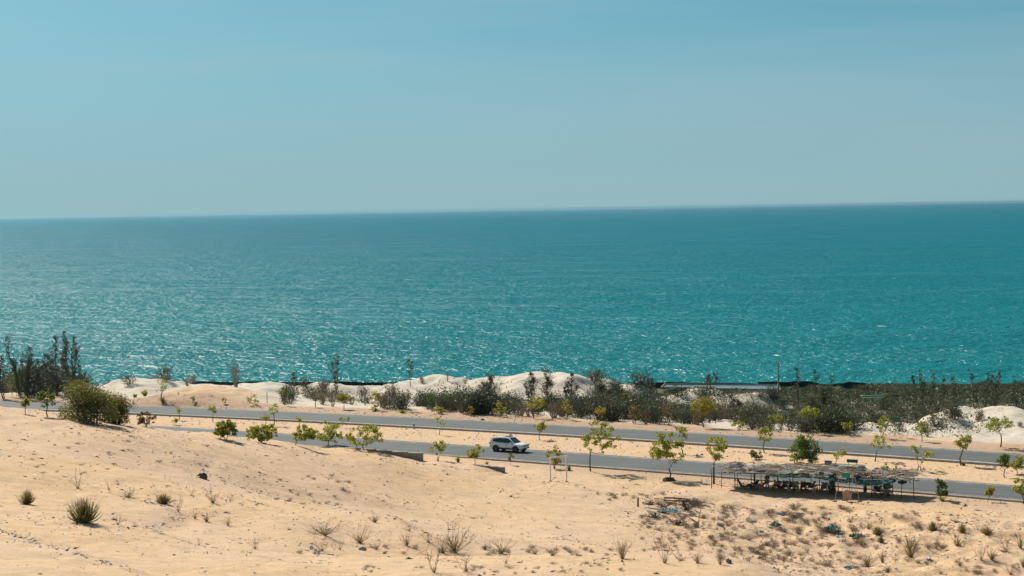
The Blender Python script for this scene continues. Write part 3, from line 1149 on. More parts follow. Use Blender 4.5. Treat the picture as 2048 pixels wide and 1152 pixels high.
# ------------------------------------------------------------------ young roadside trees
# label, column, row of the foot, height px, width px, material, options
VERGE = 'young trees on the sandy verge behind the far carriageway'
MEDIAN = 'young trees on the sandy median'
NEARV = 'young trees along the near verge'
TREES = [
    # behind the far carriageway, left to right
    ('round green tree on the far verge below the left casuarinas', 38, 793, 43, 50, L_DENSE, dict(clumps=30, clump_r=.17, low=.3, fork=.3), VERGE),
    ('slim sapling with leafy foot on far verge right of the rusty bush', 325, 803, 50, 26, L_YOUNG, dict(clumps=12, leaves=14, clump_r=.13, low=.25), VERGE),
    ('knee-high sapling before the orange drift on far verge, left end of it', 387, 806, 18, 12, L_YOUNG, dict(clumps=6, leaves=12, low=.1, fork=.2), VERGE),
    ('tiny tuft-like sapling at the foot of the orange drift', 447, 808, 12, 11, L_YELLOW, dict(clumps=5, leaves=10, low=.0, fork=.15), VERGE),
    ('small sapling with spreading yellow-green foot right of the orange drift', 506, 811, 26, 26, L_YELLOW, dict(clumps=9, leaves=16, low=.0, fork=.15, clump_r=.2), VERGE),
    ('thin pole-like tree with small round top in front of white dune', 569, 811, 36, 13, L_DENSE, dict(clumps=7, leaves=18, low=.5, fork=.6, clump_r=.14), VERGE),
    ('almost leafless grey sapling beside the thin tall casuarina', 631, 815, 36, 24, L_SCRUB2, dict(clumps=14, leaves=7, low=.25, clump_r=.12), VERGE),
    ('little lollipop tree with round yellow-green crown on far verge', 688, 819, 32, 23, L_YELLOW, dict(clumps=16, leaves=24, low=.4, fork=.42, clump_r=.18), VERGE),
    ('yellow-green tree with bushy foot left of the big white dune', 750, 821, 34, 24, L_YELLOW, dict(clumps=14, leaves=20, low=.05, fork=.25, clump_r=.17), VERGE),
    ('tall brownish sapling above a low green tuft, left foot of big dune', 812, 823, 52, 26, L_SCRUB2, dict(clumps=16, leaves=10, low=.2, clump_r=.1), VERGE),
    ('low spreading yellow-green shrub before the bright green bushes', 880, 828, 13, 31, L_YELLOW, dict(clumps=14, leaves=16, low=0., fork=.1, clump_r=.3, stems=2), VERGE),
    ('small yellowish sapling before the darkest thicket', 941, 832, 21, 15, L_YELLOW, dict(clumps=9, leaves=14, low=.1, fork=.2, clump_r=.17), VERGE),
    ('wide V-shaped yellow-green shrub on the far verge above the car roof', 1001, 834, 26, 30, L_YELLOW, dict(clumps=13, leaves=16, low=.15, fork=.15, clump_r=.16, stems=3), VERGE),
    ('yellow-green tree with crown leaning right, far verge above the car bonnet', 1066, 837, 42, 36, L_YELLOW, dict(clumps=16, leaves=18, low=.35, off=.18, clump_r=.15), VERGE),
    ('sparse yellowish sapling right of the leaning far verge tree', 1133, 840, 42, 26, L_YELLOW, dict(clumps=13, leaves=13, low=.2, clump_r=.13, off=.1), VERGE),
    ('flat-topped yellow-green sapling against the dark thicket, far verge', 1200, 843, 28, 28, L_YELLOW, dict(clumps=11, leaves=14, low=.5, fork=.5, clump_r=.17), VERGE),
    ('rounded brownish sapling below the bright yellow crown', 1269, 847, 38, 32, L_OLIVE, dict(clumps=22, leaves=10, low=.2, fork=.2, clump_r=.12), VERGE),
    ('faint olive sapling right of the brownish one on far verge', 1339, 852, 46, 26, L_OLIVE, dict(clumps=16, leaves=10, low=.15, fork=.2, clump_r=.11), VERGE),
    ('full round yellow-green tree on far verge, largest of its row right of centre', 1408, 855, 57, 47, L_YELLOW, dict(clumps=34, leaves=26, low=.38, fork=.4, clump_r=.14), VERGE),
    ('low tuft-like shrub on far verge right of the full round tree', 1476, 860, 19, 24, L_YOUNG, dict(clumps=10, leaves=14, low=0., fork=.1, clump_r=.2, stems=3), VERGE),
    ('spreading small tree on far verge left of the dark conifer clump', 1548, 858, 27, 37, L_YOUNG, dict(clumps=15, leaves=18, low=.35, fork=.35, clump_r=.2, off=.08), VERGE),
    ('tree with flat round olive crown standing before the dark conifer clump', 1621, 868, 51, 40, L_YOUNG, dict(clumps=24, leaves=22, low=.55, fork=.55, clump_r=.12), VERGE),
    ('small sapling on white sand right of the dark conifer clump', 1693, 871, 29, 24, L_YOUNG, dict(clumps=11, leaves=14, low=.35, fork=.4, clump_r=.16), VERGE),
    ('sapling with loose crown below the green sign, far verge', 1767, 877, 44, 34, L_YOUNG, dict(clumps=16, leaves=16, low=.25, fork=.3, clump_r=.13), VERGE),
    ('young tree with wide crown at the foot of the right white dune', 1844, 884, 37, 32, L_YOUNG, dict(clumps=14, leaves=16, low=.4, fork=.4, clump_r=.15), VERGE),
    ('forked tree with broad umbrella crown before the right white dune', 2001, 894, 58, 54, L_YOUNG, dict(clumps=26, leaves=18, low=.48, fork=.42, clump_r=.13), VERGE),
    ('tree with bright yellow crown inside the thicket right of the big dune', 1253, 832, 42, 28, L_YELLOW, dict(clumps=22, leaves=26, low=.45, fork=.45, clump_r=.16), None),
    # median
    ('thin twin-headed sapling at the left frame end of the median', 51, 828, 31, 22, L_YOUNG, dict(clumps=9, leaves=16, low=.45, fork=.5, clump_r=.17, lean=.1), MEDIAN),
    ('spreading sapling on the median just left of the rusty bush', 96, 834, 50, 42, L_DENSE, dict(clumps=15, leaves=16, low=.35, fork=.42, clump_r=.13, off=-.1), MEDIAN),
    ('thin Y-shaped sapling on the median right of the rusty bush', 359, 841, 28, 17, L_YOUNG, dict(clumps=5, leaves=12, low=.5, fork=.5, clump_r=.15), MEDIAN),
    ('tiny yellow sapling left below the Y-shaped one on the median', 350, 851, 15, 12, L_YELLOW, dict(clumps=6, leaves=12, low=.3, fork=.3, clump_r=.2), MEDIAN),
    ('small forked sapling on the median above the first near-verge bush', 426, 844, 31, 22, L_YOUNG, dict(clumps=8, leaves=15, low=.5, fork=.5, clump_r=.14), MEDIAN),
    ('olive-brown straggling shrub on the median right of the rusty bush', 292, 854, 28, 42, L_OLIVE, dict(clumps=16, leaves=14, low=.1, fork=.15, clump_r=.2, stems=3), MEDIAN),
    ('slim sapling rising behind the second near-verge bush', 533, 858, 30, 17, L_YOUNG, dict(clumps=7, leaves=16, low=.5, fork=.6, clump_r=.16), MEDIAN),
    ('taller sapling with narrow crown on the median near its left third', 548, 852, 44, 23, L_YOUNG, dict(clumps=10, leaves=16, low=.45, fork=.5, clump_r=.13, off=.05), MEDIAN),
    ('bare bent sapling with a leaf tip rising behind near-verge shrubs', 596, 864, 30, 12, L_YOUNG, dict(clumps=4, leaves=14, low=.7, fork=.6, clump_r=.15, lean=.2), MEDIAN),
    ('slanting sapling with small head on the median, leaning to the right', 679, 856, 24, 22, L_YOUNG, dict(clumps=5, leaves=15, low=.6, fork=.6, clump_r=.17, lean=.55, off=.5), MEDIAN),
    ('slender wiry sapling leaning right beside the small marker post', 878, 870, 36, 22, L_YOUNG, dict(clumps=8, leaves=9, low=.3, fork=.3, clump_r=.12, lean=.2, off=.15), MEDIAN),
    ('neat small tree with loose crown on the median right of the car', 1079, 880, 36, 27, L_YOUNG, dict(clumps=14, leaves=17, low=.38, fork=.42, clump_r=.14), MEDIAN),
    ('narrow tall sapling on the median behind the wide near-verge tree', 1363, 908, 56, 25, L_YOUNG, dict(clumps=16, leaves=16, low=.15, fork=.2, clump_r=.11), MEDIAN),
    ('upright young tree with compact crown on the median left of the green tree', 1529, 906, 50, 32, L_YOUNG, dict(clumps=17, leaves=18, low=.42, fork=.5, clump_r=.13), MEDIAN),
    ('low green bush on the median behind left half of palm-leaf roof', 1511, 919, 18, 28, L_DENSE, dict(clumps=14, leaves=16, low=0., fork=.1, clump_r=.24, stems=3), MEDIAN),
    ('large dense dark-green tree rising right behind the palm-leaf roof', 1612, 941, 69, 68, L_DENSE, dict(clumps=60, leaves=26, low=.08, fork=.2, clump_r=.12, stems=2, trunk_r=.07), MEDIAN),
    ('sparse sapling touching the left side of the dense green tree', 1589, 937, 46, 24, L_YOUNG, dict(clumps=10, leaves=12, low=.25, fork=.4, clump_r=.11), MEDIAN),
    ('straggly sapling leaning right behind the turquoise boat', 1671, 930, 33, 32, L_YOUNG, dict(clumps=12, leaves=12, low=.3, fork=.35, clump_r=.14, lean=.25, off=.2), MEDIAN),
    ('forked tree on the median leaning right between boat and far carriageway', 1750, 923, 50, 42, L_YOUNG, dict(clumps=14, leaves=18, low=.45, fork=.4, clump_r=.14, off=.28, lean=.1), MEDIAN),
    ('open V-shaped sapling with scattered leaves above the right roof end', 1838, 942, 50, 52, L_YOUNG, dict(clumps=15, leaves=14, low=.25, fork=.2, clump_r=.11, off=.05, stems=2), MEDIAN),
    ('slanting tree with yellow-green clumps at the median grass patch', 1922, 931, 64, 34, L_YOUNG, dict(clumps=20, leaves=20, low=.45, fork=.5, clump_r=.11, lean=.14, off=.2), MEDIAN),
    ('small leafy tree on red soil near the right frame edge of the median', 2009, 955, 46, 30, L_DENSE, dict(clumps=18, leaves=18, low=.35, fork=.35, clump_r=.13), MEDIAN),
    ('bushy young tree right beside the leafy one on red soil', 2034, 948, 36, 28, L_YOUNG, dict(clumps=18, leaves=18, low=.2, fork=.25, clump_r=.16), MEDIAN),
    ('small shrub on the median, left of two above the right roof half', 1769, 941, 13, 16, L_YOUNG, dict(clumps=8, leaves=12, low=0., fork=.1, clump_r=.25), MEDIAN),
    ('small shrub on the median, right of two above the right roof half', 1791, 947, 13, 17, L_YELLOW, dict(clumps=7, leaves=12, low=0., fork=.1, clump_r=.25, stems=2), MEDIAN),
    # near verge
    ('leafy bush half hidden by the dune crest with one tall shoot', 452, 880, 38, 48, L_YOUNG, dict(clumps=44, leaves=20, low=.1, fork=.2, clump_r=.15, stems=2), NEARV),
    ('broad leafy bush, second from left behind the dune crest', 523, 886, 36, 68, L_YOUNG, dict(clumps=57, leaves=18, low=.1, fork=.15, clump_r=.16, stems=3), NEARV),
    ('leaning open tree with crown swept right, behind the dune crest', 590, 890, 36, 60, L_YOUNG, dict(clumps=37, leaves=18, low=.2, fork=.3, clump_r=.16, lean=.5, off=.32), NEARV),
    ('tree with pointed top and wide skirt between leaning tree and wall', 658, 894, 48, 58, L_YOUNG, dict(clumps=44, leaves=18, low=.12, fork=.3, clump_r=.13), NEARV),
    ('wide yellow-green tree spreading right above the long concrete wall', 727, 900, 46, 84, L_YOUNG, dict(clumps=57, leaves=18, low=.12, fork=.3, clump_r=.14, off=.06), NEARV),
    ('loose upright sapling just right of the long concrete wall', 877, 922, 40, 36, L_YOUNG, dict(clumps=20, leaves=15, low=.1, fork=.2, clump_r=.13, stems=2), NEARV),
    ('small fan-crowned tree left of the short concrete wall', 950, 928, 36, 40, L_YOUNG, dict(clumps=20, leaves=15, low=.25, fork=.3, clump_r=.14), NEARV),
    ('thin brown sapling right of the short concrete wall', 1022, 931, 23, 12, L_OLIVE, dict(clumps=5, leaves=10, low=.3, fork=.5, clump_r=.14), NEARV),
    ('yellow-green tree standing right behind the white swing frame', 1110, 938, 42, 42, L_YELLOW, dict(clumps=20, leaves=18, low=.15, fork=.25, clump_r=.14, stems=2), NEARV),
    ('tall slim-trunked tree with lopsided crown drifting right, near verge', 1181, 943, 98, 78, L_YOUNG, dict(clumps=40, leaves=22, low=.30, fork=.40, clump_r=.075, off=.30, trunk_r=.085, leaf=.25), NEARV),
    ('wide-crowned tree on a dark earth mound between road and sand', 1338, 959, 90, 76, L_YOUNG, dict(clumps=46, leaves=22, low=.28, fork=.24, clump_r=.085, trunk_r=.085, off=-.08, leaf=.25), NEARV),
    ('tree with round leaf clumps at the left end of the shelter', 1428, 968, 94, 58, L_YOUNG, dict(clumps=22, leaves=26, low=.48, fork=.45, clump_r=.075, off=.04, leaf=.25), NEARV),
    ('small bright tree by the road right of the shelter', 1881, 1001, 40, 32, L_DENSE, dict(clumps=18, leaves=20, low=.15, fork=.3, clump_r=.15), NEARV),
    ('little bent tree leaning right near the bottom road edge', 1974, 1004, 27, 24, L_YELLOW, dict(clumps=9, leaves=16, low=.45, fork=.5, clump_r=.18, lean=.4, off=.3), NEARV),
    ('leafy tree cut by the right frame edge beside near carriageway', 2046, 1008, 50, 46, L_YOUNG, dict(clumps=24, leaves=18, low=.3, fork=.3, clump_r=.13), NEARV),
]
for i, (lab, px, py, hp, wp, mat, kw, grp) in enumerate(TREES):
    p = on_ground(px, py)
    if p.y > 400:
        p = ground_at(px, 280)
    s = m_per_px(p.y)
    small = hp < 24
    root = thing('young_shrub' if small or kw.get('fork', .4) <= .15 else 'young_tree', lab, 'shrub' if small or kw.get('fork', .4) <= .15 else 'tree', p, 0.0, grp)
    kw = dict(kw)
    kw['leaves'] = int(kw.get('leaves', 20) * 1.5)
    H = hp * s
    kw.setdefault('leaf', 0.23)
    kw['clumps'] = int(kw['clumps'] * 1.25)
    kw.setdefault('trunk_r', max(0.022, 0.022 * H))
    young_tree(root, H, wp * s * 0.96, mat, 100 + i, **kw)

# the earth mound and the low tufts at tree feet
def tuft(px, py, hp, wp, mat, lab, name='grass_tuft', cat='grass tuft', seed=0, n=80, grp=None, spread=None, curl=.35, Y=None, wid=None):
    p = on_ground(px, py) if Y is None else ground_at(px, Y)
    s = m_per_px(p.y)
    H, W = hp * s, wp * s
    me = tuft_mesh(900 + seed, n, (spread or 0.9), 1.0, wid or 0.03, curl)
    o = link(name, me, mat)
    k = W / 1.5
    o.location = p
    o.scale = (k, k, H)
    return tag(o, lab, cat, grp)


for i, (px, py, hp, wp, lab) in enumerate([(325, 805, 14, 28, 'green tuft at the foot of the slim far-verge sapling'), (806, 826, 8, 30, 'low yellow-green tuft below the tall brownish sapling'),
                                           (750, 823, 9, 24, 'yellowish tuft at the foot of the tree left of the big dune'), (270, 795, 10, 20, 'yellow tuft on far verge right behind the rusty bush'),
                                           (290, 792, 13, 24, 'fuller yellow-green tuft on far verge below the left white dune'),
                                           (1884, 1003, 12, 22, 'grass tuft at the foot of the small bright tree right of shelter'),
                                           (1927, 931, 9, 18, 'green tuft at the foot of the slanting median tree'),
                                           (916, 925, 14, 18, 'pale sapling tuft between the two near-verge trees left of car'), (974, 929, 8, 14, 'small grass tuft above the short concrete wall'),
                                           (1138, 941, 12, 16, 'green tuft behind the right post of the white frame')]):
    tuft(px, py, hp, wp, L_YOUNG if i in (0, 5, 6, 9) else L_YELLOW, lab, seed=i, n=60, wid=.06)
# ------------------------------------------------------------------ casuarinas and scrub behind the far carriageway
for i, (px, top, w, Y, lean, lab) in enumerate([
    (6, 715, 34, 300, 0.0, 'short casuarina cut by the left frame edge'),
    (36, 672, 36, 304, -0.10, 'tall casuarina with drooping top, leftmost of the left group'),
    (52, 706, 26, 298, 0.05, 'small casuarina right beside the tall leftmost one'),
    (66, 697, 28, 306, 0.0, 'narrow casuarina with pointed top in the left group'),
    (84, 712, 30, 298, 0.0, 'middle low casuarina in the left group'),
    (100, 700, 26, 308, 0.0, 'slim casuarina left of the tallest pair in the left group'),
    (113, 674, 26, 303, -0.06, 'left one of the tallest casuarina pair'),
    (125, 666, 28, 309, 0.02, 'right one of the tallest casuarina pair, topmost in the left group'),
    (142, 676, 28, 303, 0.04, 'feathery casuarina at the right side of the left group'),
    (157, 731, 26, 297, 0.0, 'low reddish casuarina ending the left group'),
    (672, 706, 20, 312, 0.02, 'thin spire-like casuarina rising above the small white dunes'),
    (585, 746, 18, 318, 0.0, 'short bare-stemmed casuarina in the gap between two white dunes'),
    (820, 722, 18, 318, 0.0, 'thin pole-like casuarina left of the big white dune'),
    (984, 753, 44, 290, 0.0, 'darkest bushy casuarina before the middle of the big white dune'),
    (966, 772, 38, 286, 0.0, 'shorter dark casuarina left of the darkest one'),
    (1089, 738, 30, 300, 0.05, 'open branching casuarina before the crest of the big dune'),
    (1060, 748, 26, 304, -0.03, 'wispy casuarina left of the open branching one'),
    (1140, 752, 26, 300, 0.0, 'wispy casuarina at the right flank of the big dune'),
    (1198, 742, 26, 302, 0.0, 'upright casuarina right of the big dune'),
    (1226, 780, 30, 282, 0.0, 'dark casuarina beside the bright yellow crown'),
    (1300, 748, 16, 320, 0.0, 'very thin casuarina left of the pond strip'),
    (1420, 752, 18, 330, 0.0, 'thin casuarina before the pond strip'),
    (1432, 748, 16, 334, 0.0, 'thin feathery casuarina before the pond strip, right of its twin'),
    (1597, 736, 16, 330, 0.02, 'thin casuarina right of the concrete pole'),
    (1630, 742, 16, 330, 0.0, 'faint slender casuarina two steps right of the pole'),
    (1657, 752, 14, 334, 0.0, 'short wispy casuarina near the dark fence end'),
    (1645, 775, 34, 272, 0.0, 'tall dark casuarina forming the top of the conifer clump'),
    (1622, 800, 36, 268, 0.0, 'dark casuarina at the left of the conifer clump'),
    (1668, 806, 34, 266, 0.0, 'dark casuarina at the right of the conifer clump'),
    (1466, 792, 30, 272, 0.0, 'dark cone-shaped casuarina above the white sand opening'),
    (1830, 752, 14, 312, 0.0, 'small dead-topped casuarina left of the brown pole'),
    (1847, 744, 14, 316, 0.0, 'bare-topped casuarina right of the brown pole'),
    (1862, 747, 14, 312, 0.0, 'second bare-topped casuarina right of the brown pole'),
    (1884, 756, 14, 310, 0.0, 'short casuarina in the gap of the right thicket'),
    (1912, 754, 12, 308, 0.0, 'bottle-brush casuarina alone in the right thicket'),
    (1948, 740, 18, 312, 0.0, 'tallest forked casuarina of the right thicket'),
    (1971, 748, 13, 308, 0.0, 'thin casuarina between the forked one and the twin spires'),
    (1990, 744, 12, 310, 0.0, 'left one of the twin-spired casuarinas at right'),
    (1998, 746, 12, 306, 0.0, 'right one of the twin-spired casuarinas at right'),
    (2034, 764, 20, 300, 0.0, 'low casuarina close to the right frame edge')]):
    p = ground_at(px, Y)
    t = at_depth(px, top, Y)
    H = max(1.5, t.z - p.z)
    root = thing('casuarina_tree', lab, 'tree', p, 0.0, 'casuarinas between road and sea')
    casuarina(root, H, w * m_per_px(Y), 300 + i, dens=1.0 if w < 20 else (1.35 if w > 30 else 1.1) if px < 200 else (1.9 if w > 30 else 1.5), lean=lean, bare=0.30 if w < 20 else 0.06)

# the two big shrubs at left
def big_bush(root, H, W, mat, seed, n=2600, leaf=0.2, stems=9, D=None):
    rs = np.random.RandomState(seed)
    st = MB()
    lob = []
    for i in range(stems):
        an = 6.28 * i / stems + rs.rand()
        o = rs.uniform(0.1, 0.85)
        top = Vector((math.cos(an) * o * W / 2, math.sin(an) * o * W / 2, H * rs.uniform(0.6, 0.95)))
        b = Vector((math.cos(an) * 0.12 * W, math.sin(an) * 0.12 * W, -0.2))
        mid = b.lerp(top, 0.5) + Vector((0, 0, 0.1 * H))
        st.tube([b, mid, top], [0.06, 0.04, 0.012], 5, cap=False)
        lob += [top, mid.lerp(top, .5), mid]
        for k in range(3):
            q = mid.lerp(top, rs.rand()) + Vector((rs.normal() * .16 * W, rs.normal() * .16 * W, rs.uniform(-.1, .25) * H))
            st.tube([mid, q], [0.025, 0.008], 4, cap=False)
            lob.append(q)
    pick = rs.randint(0, len(lob), n)
    c = np.array([lob[k] for k in pick]) + rs.normal(size=(n, 3)) * np.array([.085 * W, .085 * W, .085 * H])
    k = int(n * .35)
    an = rs.rand(k) * 6.28
    rr = rs.rand(k) ** .5 * W / 2 * .95
    c[:k] = np.stack([np.cos(an) * rr, np.sin(an) * rr, rs.rand(k) * H * .45 + .02], 1)
    c[:, 2] = np.clip(c[:, 2], .03, H * 1.05)
    V, F = leaf_quads(c, rs.uniform(.6, 1.3, n) * leaf, rs, .5, .55)
    st.build('stems', BARK, root)
    link('foliage', np_mesh('foliage', V, F), mat, root)


for i, (px, py, hp, wp, mat, lab) in enumerate([(178, 846, 82, 128, L_RUST, 'large rusty-topped olive bush at the left dune crest beside the far carriageway'),
                                                (232, 850, 64, 58, L_RUST, 'smaller green and rust bush joined to the right of the large one')]):
    p = ground_at(px, 163 if i == 0 else 160)
    p = on_ground(px, py - 2) if i == 1 else on_ground(px, py)
    s = m_per_px(p.y)
    root = thing('big_bush', lab, 'bush', p)
    big_bush(root, hp * s * 0.95, wp * s * 1.0, mat, 50 + i, n=12000 if i == 0 else 5400, leaf=0.16)

# scrub belt: meshes shared between alike bushes
SV = []
for k in range(8):
    SV.append(bush_meshes(600 + k, 1.0, 1.3, stems=13, leaves=620, leaf=0.10, bare=0.15))
DRYV = [bush_meshes(640 + k, 1.0, 1.15, stems=20, leaves=170, leaf=0.07, bare=0.6, upright=0.9) for k in range(6)]
SCRUB_I = [0]


def scrub(p, H, W, dry=False, mat=None, lab='', grp=None, name='scrub_bush', rs=RNG, shear=0.0):
    st, fo = (DRYV if dry else SV)[rs.randint(0, 6 if dry else 8)]
    root = thing(name, lab, 'bush', p, rs.uniform(0, 6.28), grp, scale=(W / 1.3, W / 1.3 * rs.uniform(.8, 1.2), H))
    for nm, me, mt in (('stems', st, TWIG if dry else BARK), ('foliage', fo, mat or (L_SCRUB2 if dry else L_SCRUB))):
        o = bpy.data.objects.new(nm, me)
        if len(me.materials) == 0:
            me.materials.append(None)
        COL.objects.link(o)
        o.parent = root
        o.material_slots[0].link = 'OBJECT'
        o.material_slots[0].material = mt
    SCRUB_I[0] += 1
    return root


# zone: columns, distances, height px, count, share of dry bushes, label
ZONES = [
    ((0, 180), (12, 34), (28, 56), 26, .3, 'dark scrub bush filling the foot of the left casuarinas'),
    ((190, 400), (30, 55), (12, 26), 12, .5, 'small grey scrub bush on the left white dunes'),
    ((560, 800), (13, 40), (14, 34), 26, .6, 'greyish twiggy bush among the small white dunes behind the far verge'),
    ((800, 960), (12.5, 24), (20, 36), 30, .35, 'grey-green scrub bush at the left foot of the big white dune'),
    ((930, 1010), (12.5, 22), (30, 48), 13, .1, 'dark dense scrub bush at the middle of the big dune'),
    ((1010, 1180), (12.5, 28), (24, 38), 36, .35, 'grey scrub bush below the crest of the big white dune'),
    ((1180, 1310), (12.5, 36), (30, 50), 32, .35, 'grey scrub bush in the thicket around the bright yellow crown'),
    ((1180, 1420), (32, 82), (14, 30), 34, .4, 'low scrub bush in the thicket between yellow crown and pond strip'),
    ((1300, 1420), (12.5, 34), (24, 42), 20, .5, 'olive scrub bush behind the faint saplings of the far verge'),
    ((1425, 1610), (20, 34), (20, 42), 20, .4, 'scrub bush around the white sand opening left of the conifer clump'),
    ((1490, 1600), (12.5, 18), (18, 30), 8, .5, 'low olive bush before the conifer clump on the far verge'),
    ((1400, 1570), (30, 100), (12, 28), 40, .35, 'grey-green scrub bush in the wide thicket left below the concrete pole'),
    ((1570, 1740), (30, 104), (12, 28), 40, .35, 'grey-green scrub bush in the wide thicket right below the concrete pole'),
    ((1600, 1725), (12.5, 22), (26, 50), 15, .05, 'dark scrub bush at the foot of the conifer clump'),
    ((1700, 1880), (36, 110), (11, 27), 50, .35, 'dark scrub bush in the right thicket around the brown pole'),
    ((1880, 2070), (44, 112), (11, 27), 50, .35, 'dark scrub bush in the right thicket above the white dune crest'),
    ((1560, 1740), (100, 165), (6, 13), 34, .4, 'low dark shrub on the flat ground before the right net fence'),
    ((1740, 2070), (105, 190), (5, 12), 70, .4, 'low dark shrub on the flat shore ground at far right'),
    ((1190, 1560), (80, 122), (6, 14), 40, .4, 'low dark shrub on the ground before the pond strip'),
    ((1720, 1960), (14, 30), (12, 24), 16, .4, 'scrub bush growing on the flank of the right white dune'),
]
for (c0, c1), (y0, y1), (h0, h1_), cnt, dsh, lab in ZONES:
    rs = np.random.RandomState(int(c0) + int(y0))
    for k in range(cnt):
        px = rs.uniform(c0, c1)
        df = rs.uniform(y0, y1)
        Y = 280.0
        for _ in range(12):
            q = at_depth(px, 700, Y)
            Y += (df - float(FAR.dist(q.x, Y))) * .9
        p = ground_at(px, Y)
        H = rs.uniform(h0, h1_) * m_per_px(Y)
        dry = rs.rand() < dsh
        W = H * rs.uniform(0.85, 1.7) * (2.2 if y1 > 115 else (1.35 if y1 > 80 else 1.0))
        scrub(p, H, W, dry, rs.choice([L_SCRUB, L_SCRUB, L_SCRUB2, L_CASU]) if not dry else rs.choice([L_SCRUB2, L_SCRUB]), lab, lab.replace('bush', 'bushes', 1).replace('shrub', 'shrubs', 1), 'dry_scrub_bush' if dry else 'scrub_bush', rs)

for px, Y, hp, wp, mt, dry, lab in [
    (862, 274, 34, 30, L_BRIGHT, False, 'bright green bush, left of two before the big dune thicket'),
    (893, 274, 36, 34, L_BRIGHT, False, 'bright green bush, right of two before the big dune thicket'),
    (1312, 300, 36, 44, L_BRIGHT, False, 'fresh green bush in the thicket right of the yellow crown'),
    (1165, 272, 26, 28, L_BRIGHT, False, 'dull green bush behind the sparse yellowish sapling'),
    (256, 312, 22, 30, L_SCRUB, False, 'round dark bush alone on the left white dune'),
    (330, 318, 30, 34, L_SCRUB, False, 'dark bush right of the left white dune'),
    (470, 318, 56, 30, L_SCRUB2, True, 'tall bare-twigged shrub against the sea above the orange drift'),
    (607, 322, 20, 26, L_SCRUB, False, 'dark low bush in the dip between two small white dunes'),
    (843, 322, 14, 14, L_SCRUB, False, 'small bush on the left slope of the big white dune'),
    (894, 320, 24, 8, L_SCRUB2, True, 'upright dry shrub on the left slope of the big white dune'),
    (929, 322, 10, 10, L_OLIVE, False, 'single olive shrub in the middle of the big white dune'),
    (640, 306, 30, 26, L_SCRUB2, True, 'brown twiggy shrub between lollipop tree and grey sapling'),
    (724, 300, 34, 24, L_SCRUB, False, 'dark column-like bush right of the lollipop tree'),
    (1905, 240, 34, 46, L_SCRUB, False, 'slanting grey-green bush on the right white dune, larger one'),
    (1872, 238, 26, 40, L_SCRUB, False, 'grey-green bush left of the larger slanting one on the dune'),
    (1955, 240, 16, 14, L_SCRUB2, True, 'small dry shrub on the open slope of the right white dune'),
    (2005, 252, 18, 16, L_SCRUB2, True, 'dry shrub on the crest of the right white dune'),
    (2040, 234, 10, 16, L_SCRUB, False, 'low dark bush at the right frame edge on the white dune')]:
    p = ground_at(px, Y)
    s = m_per_px(Y)
    scrub(p, hp * s, wp * s, dry, mt, lab, None, 'dry_shrub' if dry else 'bush', np.random.RandomState(px))

# ------------------------------------------------------------------ far structures by the shore
NET = pmat('dark_green_net', (0.012, 0.035, 0.034), (0.008, 0.022, 0.024), 0.9, 1.2)
POLE_WOOD = pmat('weathered_wood', (0.17, 0.135, 0.10), (0.26, 0.215, 0.165), 0.9, 3.0, bump=0.2)


def net_fence(px0, px1, Y0, Y1, top0, top1, lab, seed, jag=0.35, notch=None):
    rs = np.random.RandomState(seed)
    a, b = at_depth(px0, top0, Y0), at_depth(px1, top1, Y1)
    n = int((b - a).length / 1.2)
    root = thing('net_fence', lab, 'fence', (a.x, a.y, h1(a.x, a.y)))
    o = Vector(root.location)
    mb = MB()
    vs, fs = [], []
    for i in range(n + 1):
        t = i / n
        p = a.lerp(b, t)
        g = h1(p.x, p.y)
        tp = p.z + jag * (vnoise(np.array(i * 0.23), np.array(seed * 1.0), 2) * 0.6 + rs.uniform(-.15, .15))
        if notch and t > notch:
            tp += 0.45 * max(0.0, 1 - (t - notch) * 6)
        vs += [(p.x - o.x, p.y - o.y + rs.uniform(-.06, .06), min(g, p.z - 1.0) - o.z - .6), (p.x - o.x, p.y - o.y, float(tp) - o.z)]
        vs += [(p.x - o.x, p.y - o.y + .05, min(g, p.z - 1.0) - o.z - .6), (p.x - o.x, p.y - o.y + .05, float(tp) - o.z)]
        if i:
            k = (i - 1) * 4
            fs += [(k, k + 4, k + 5, k + 1), (k + 2, k + 3, k + 7, k + 6), (k + 1, k + 5, k + 7, k + 3)]
    mb.add(vs, fs)
    mb.build('netting', NET, root)
    for i in range(0, n + 1, 3):
        p = a.lerp(b, i / n)
        MB().tube([(p.x - o.x, p.y - o.y - .06, h1(p.x, p.y) - o.z - .5), (p.x - o.x + rs.uniform(-.1, .1), p.y - o.y - .06, p.z - o.z + rs.uniform(.1, .5))], .04, 5).build('post', POLE_WOOD, root)


net_fence(330, 880, 424, 420, 763, 765, 'long dark green net fence along the shore behind the left dunes', 3, 0.25)
net_fence(1120, 1516, 418, 412, 767, 766.5, 'dark net fence before the sea right of the big dune', 4, 0.5)
net_fence(1516, 1732, 405, 398, 765.5, 767, 'dark net fence with raised left corner, right of the long one', 5, 0.8, notch=0.0)
net_fence(1732, 1734, 398, 380, 767, 772, 'short returning end of the dark net fence near its right end', 6, 0.1)

# lined shrimp pond: sheet of pale plastic and water behind an earth bank
def quad_thing(name, lab, cat, pts, mat, thick=0.08):
    c = sum((Vector(p) for p in pts), Vector()) / len(pts)
    mb = MB()
    n = len(pts)
    top = [Vector(p) - c for p in pts]
    bot = [p - Vector((0, 0, thick)) for p in top]
    mb.add(top + bot, [tuple(range(n)), tuple(range(2 * n - 1, n - 1, -1))] + [(i, n + i, n + (i + 1) % n, (i + 1) % n) for i in range(n)])
    o = mb.build(name, mat)
    o.location = c
    return tag(o, lab, cat)


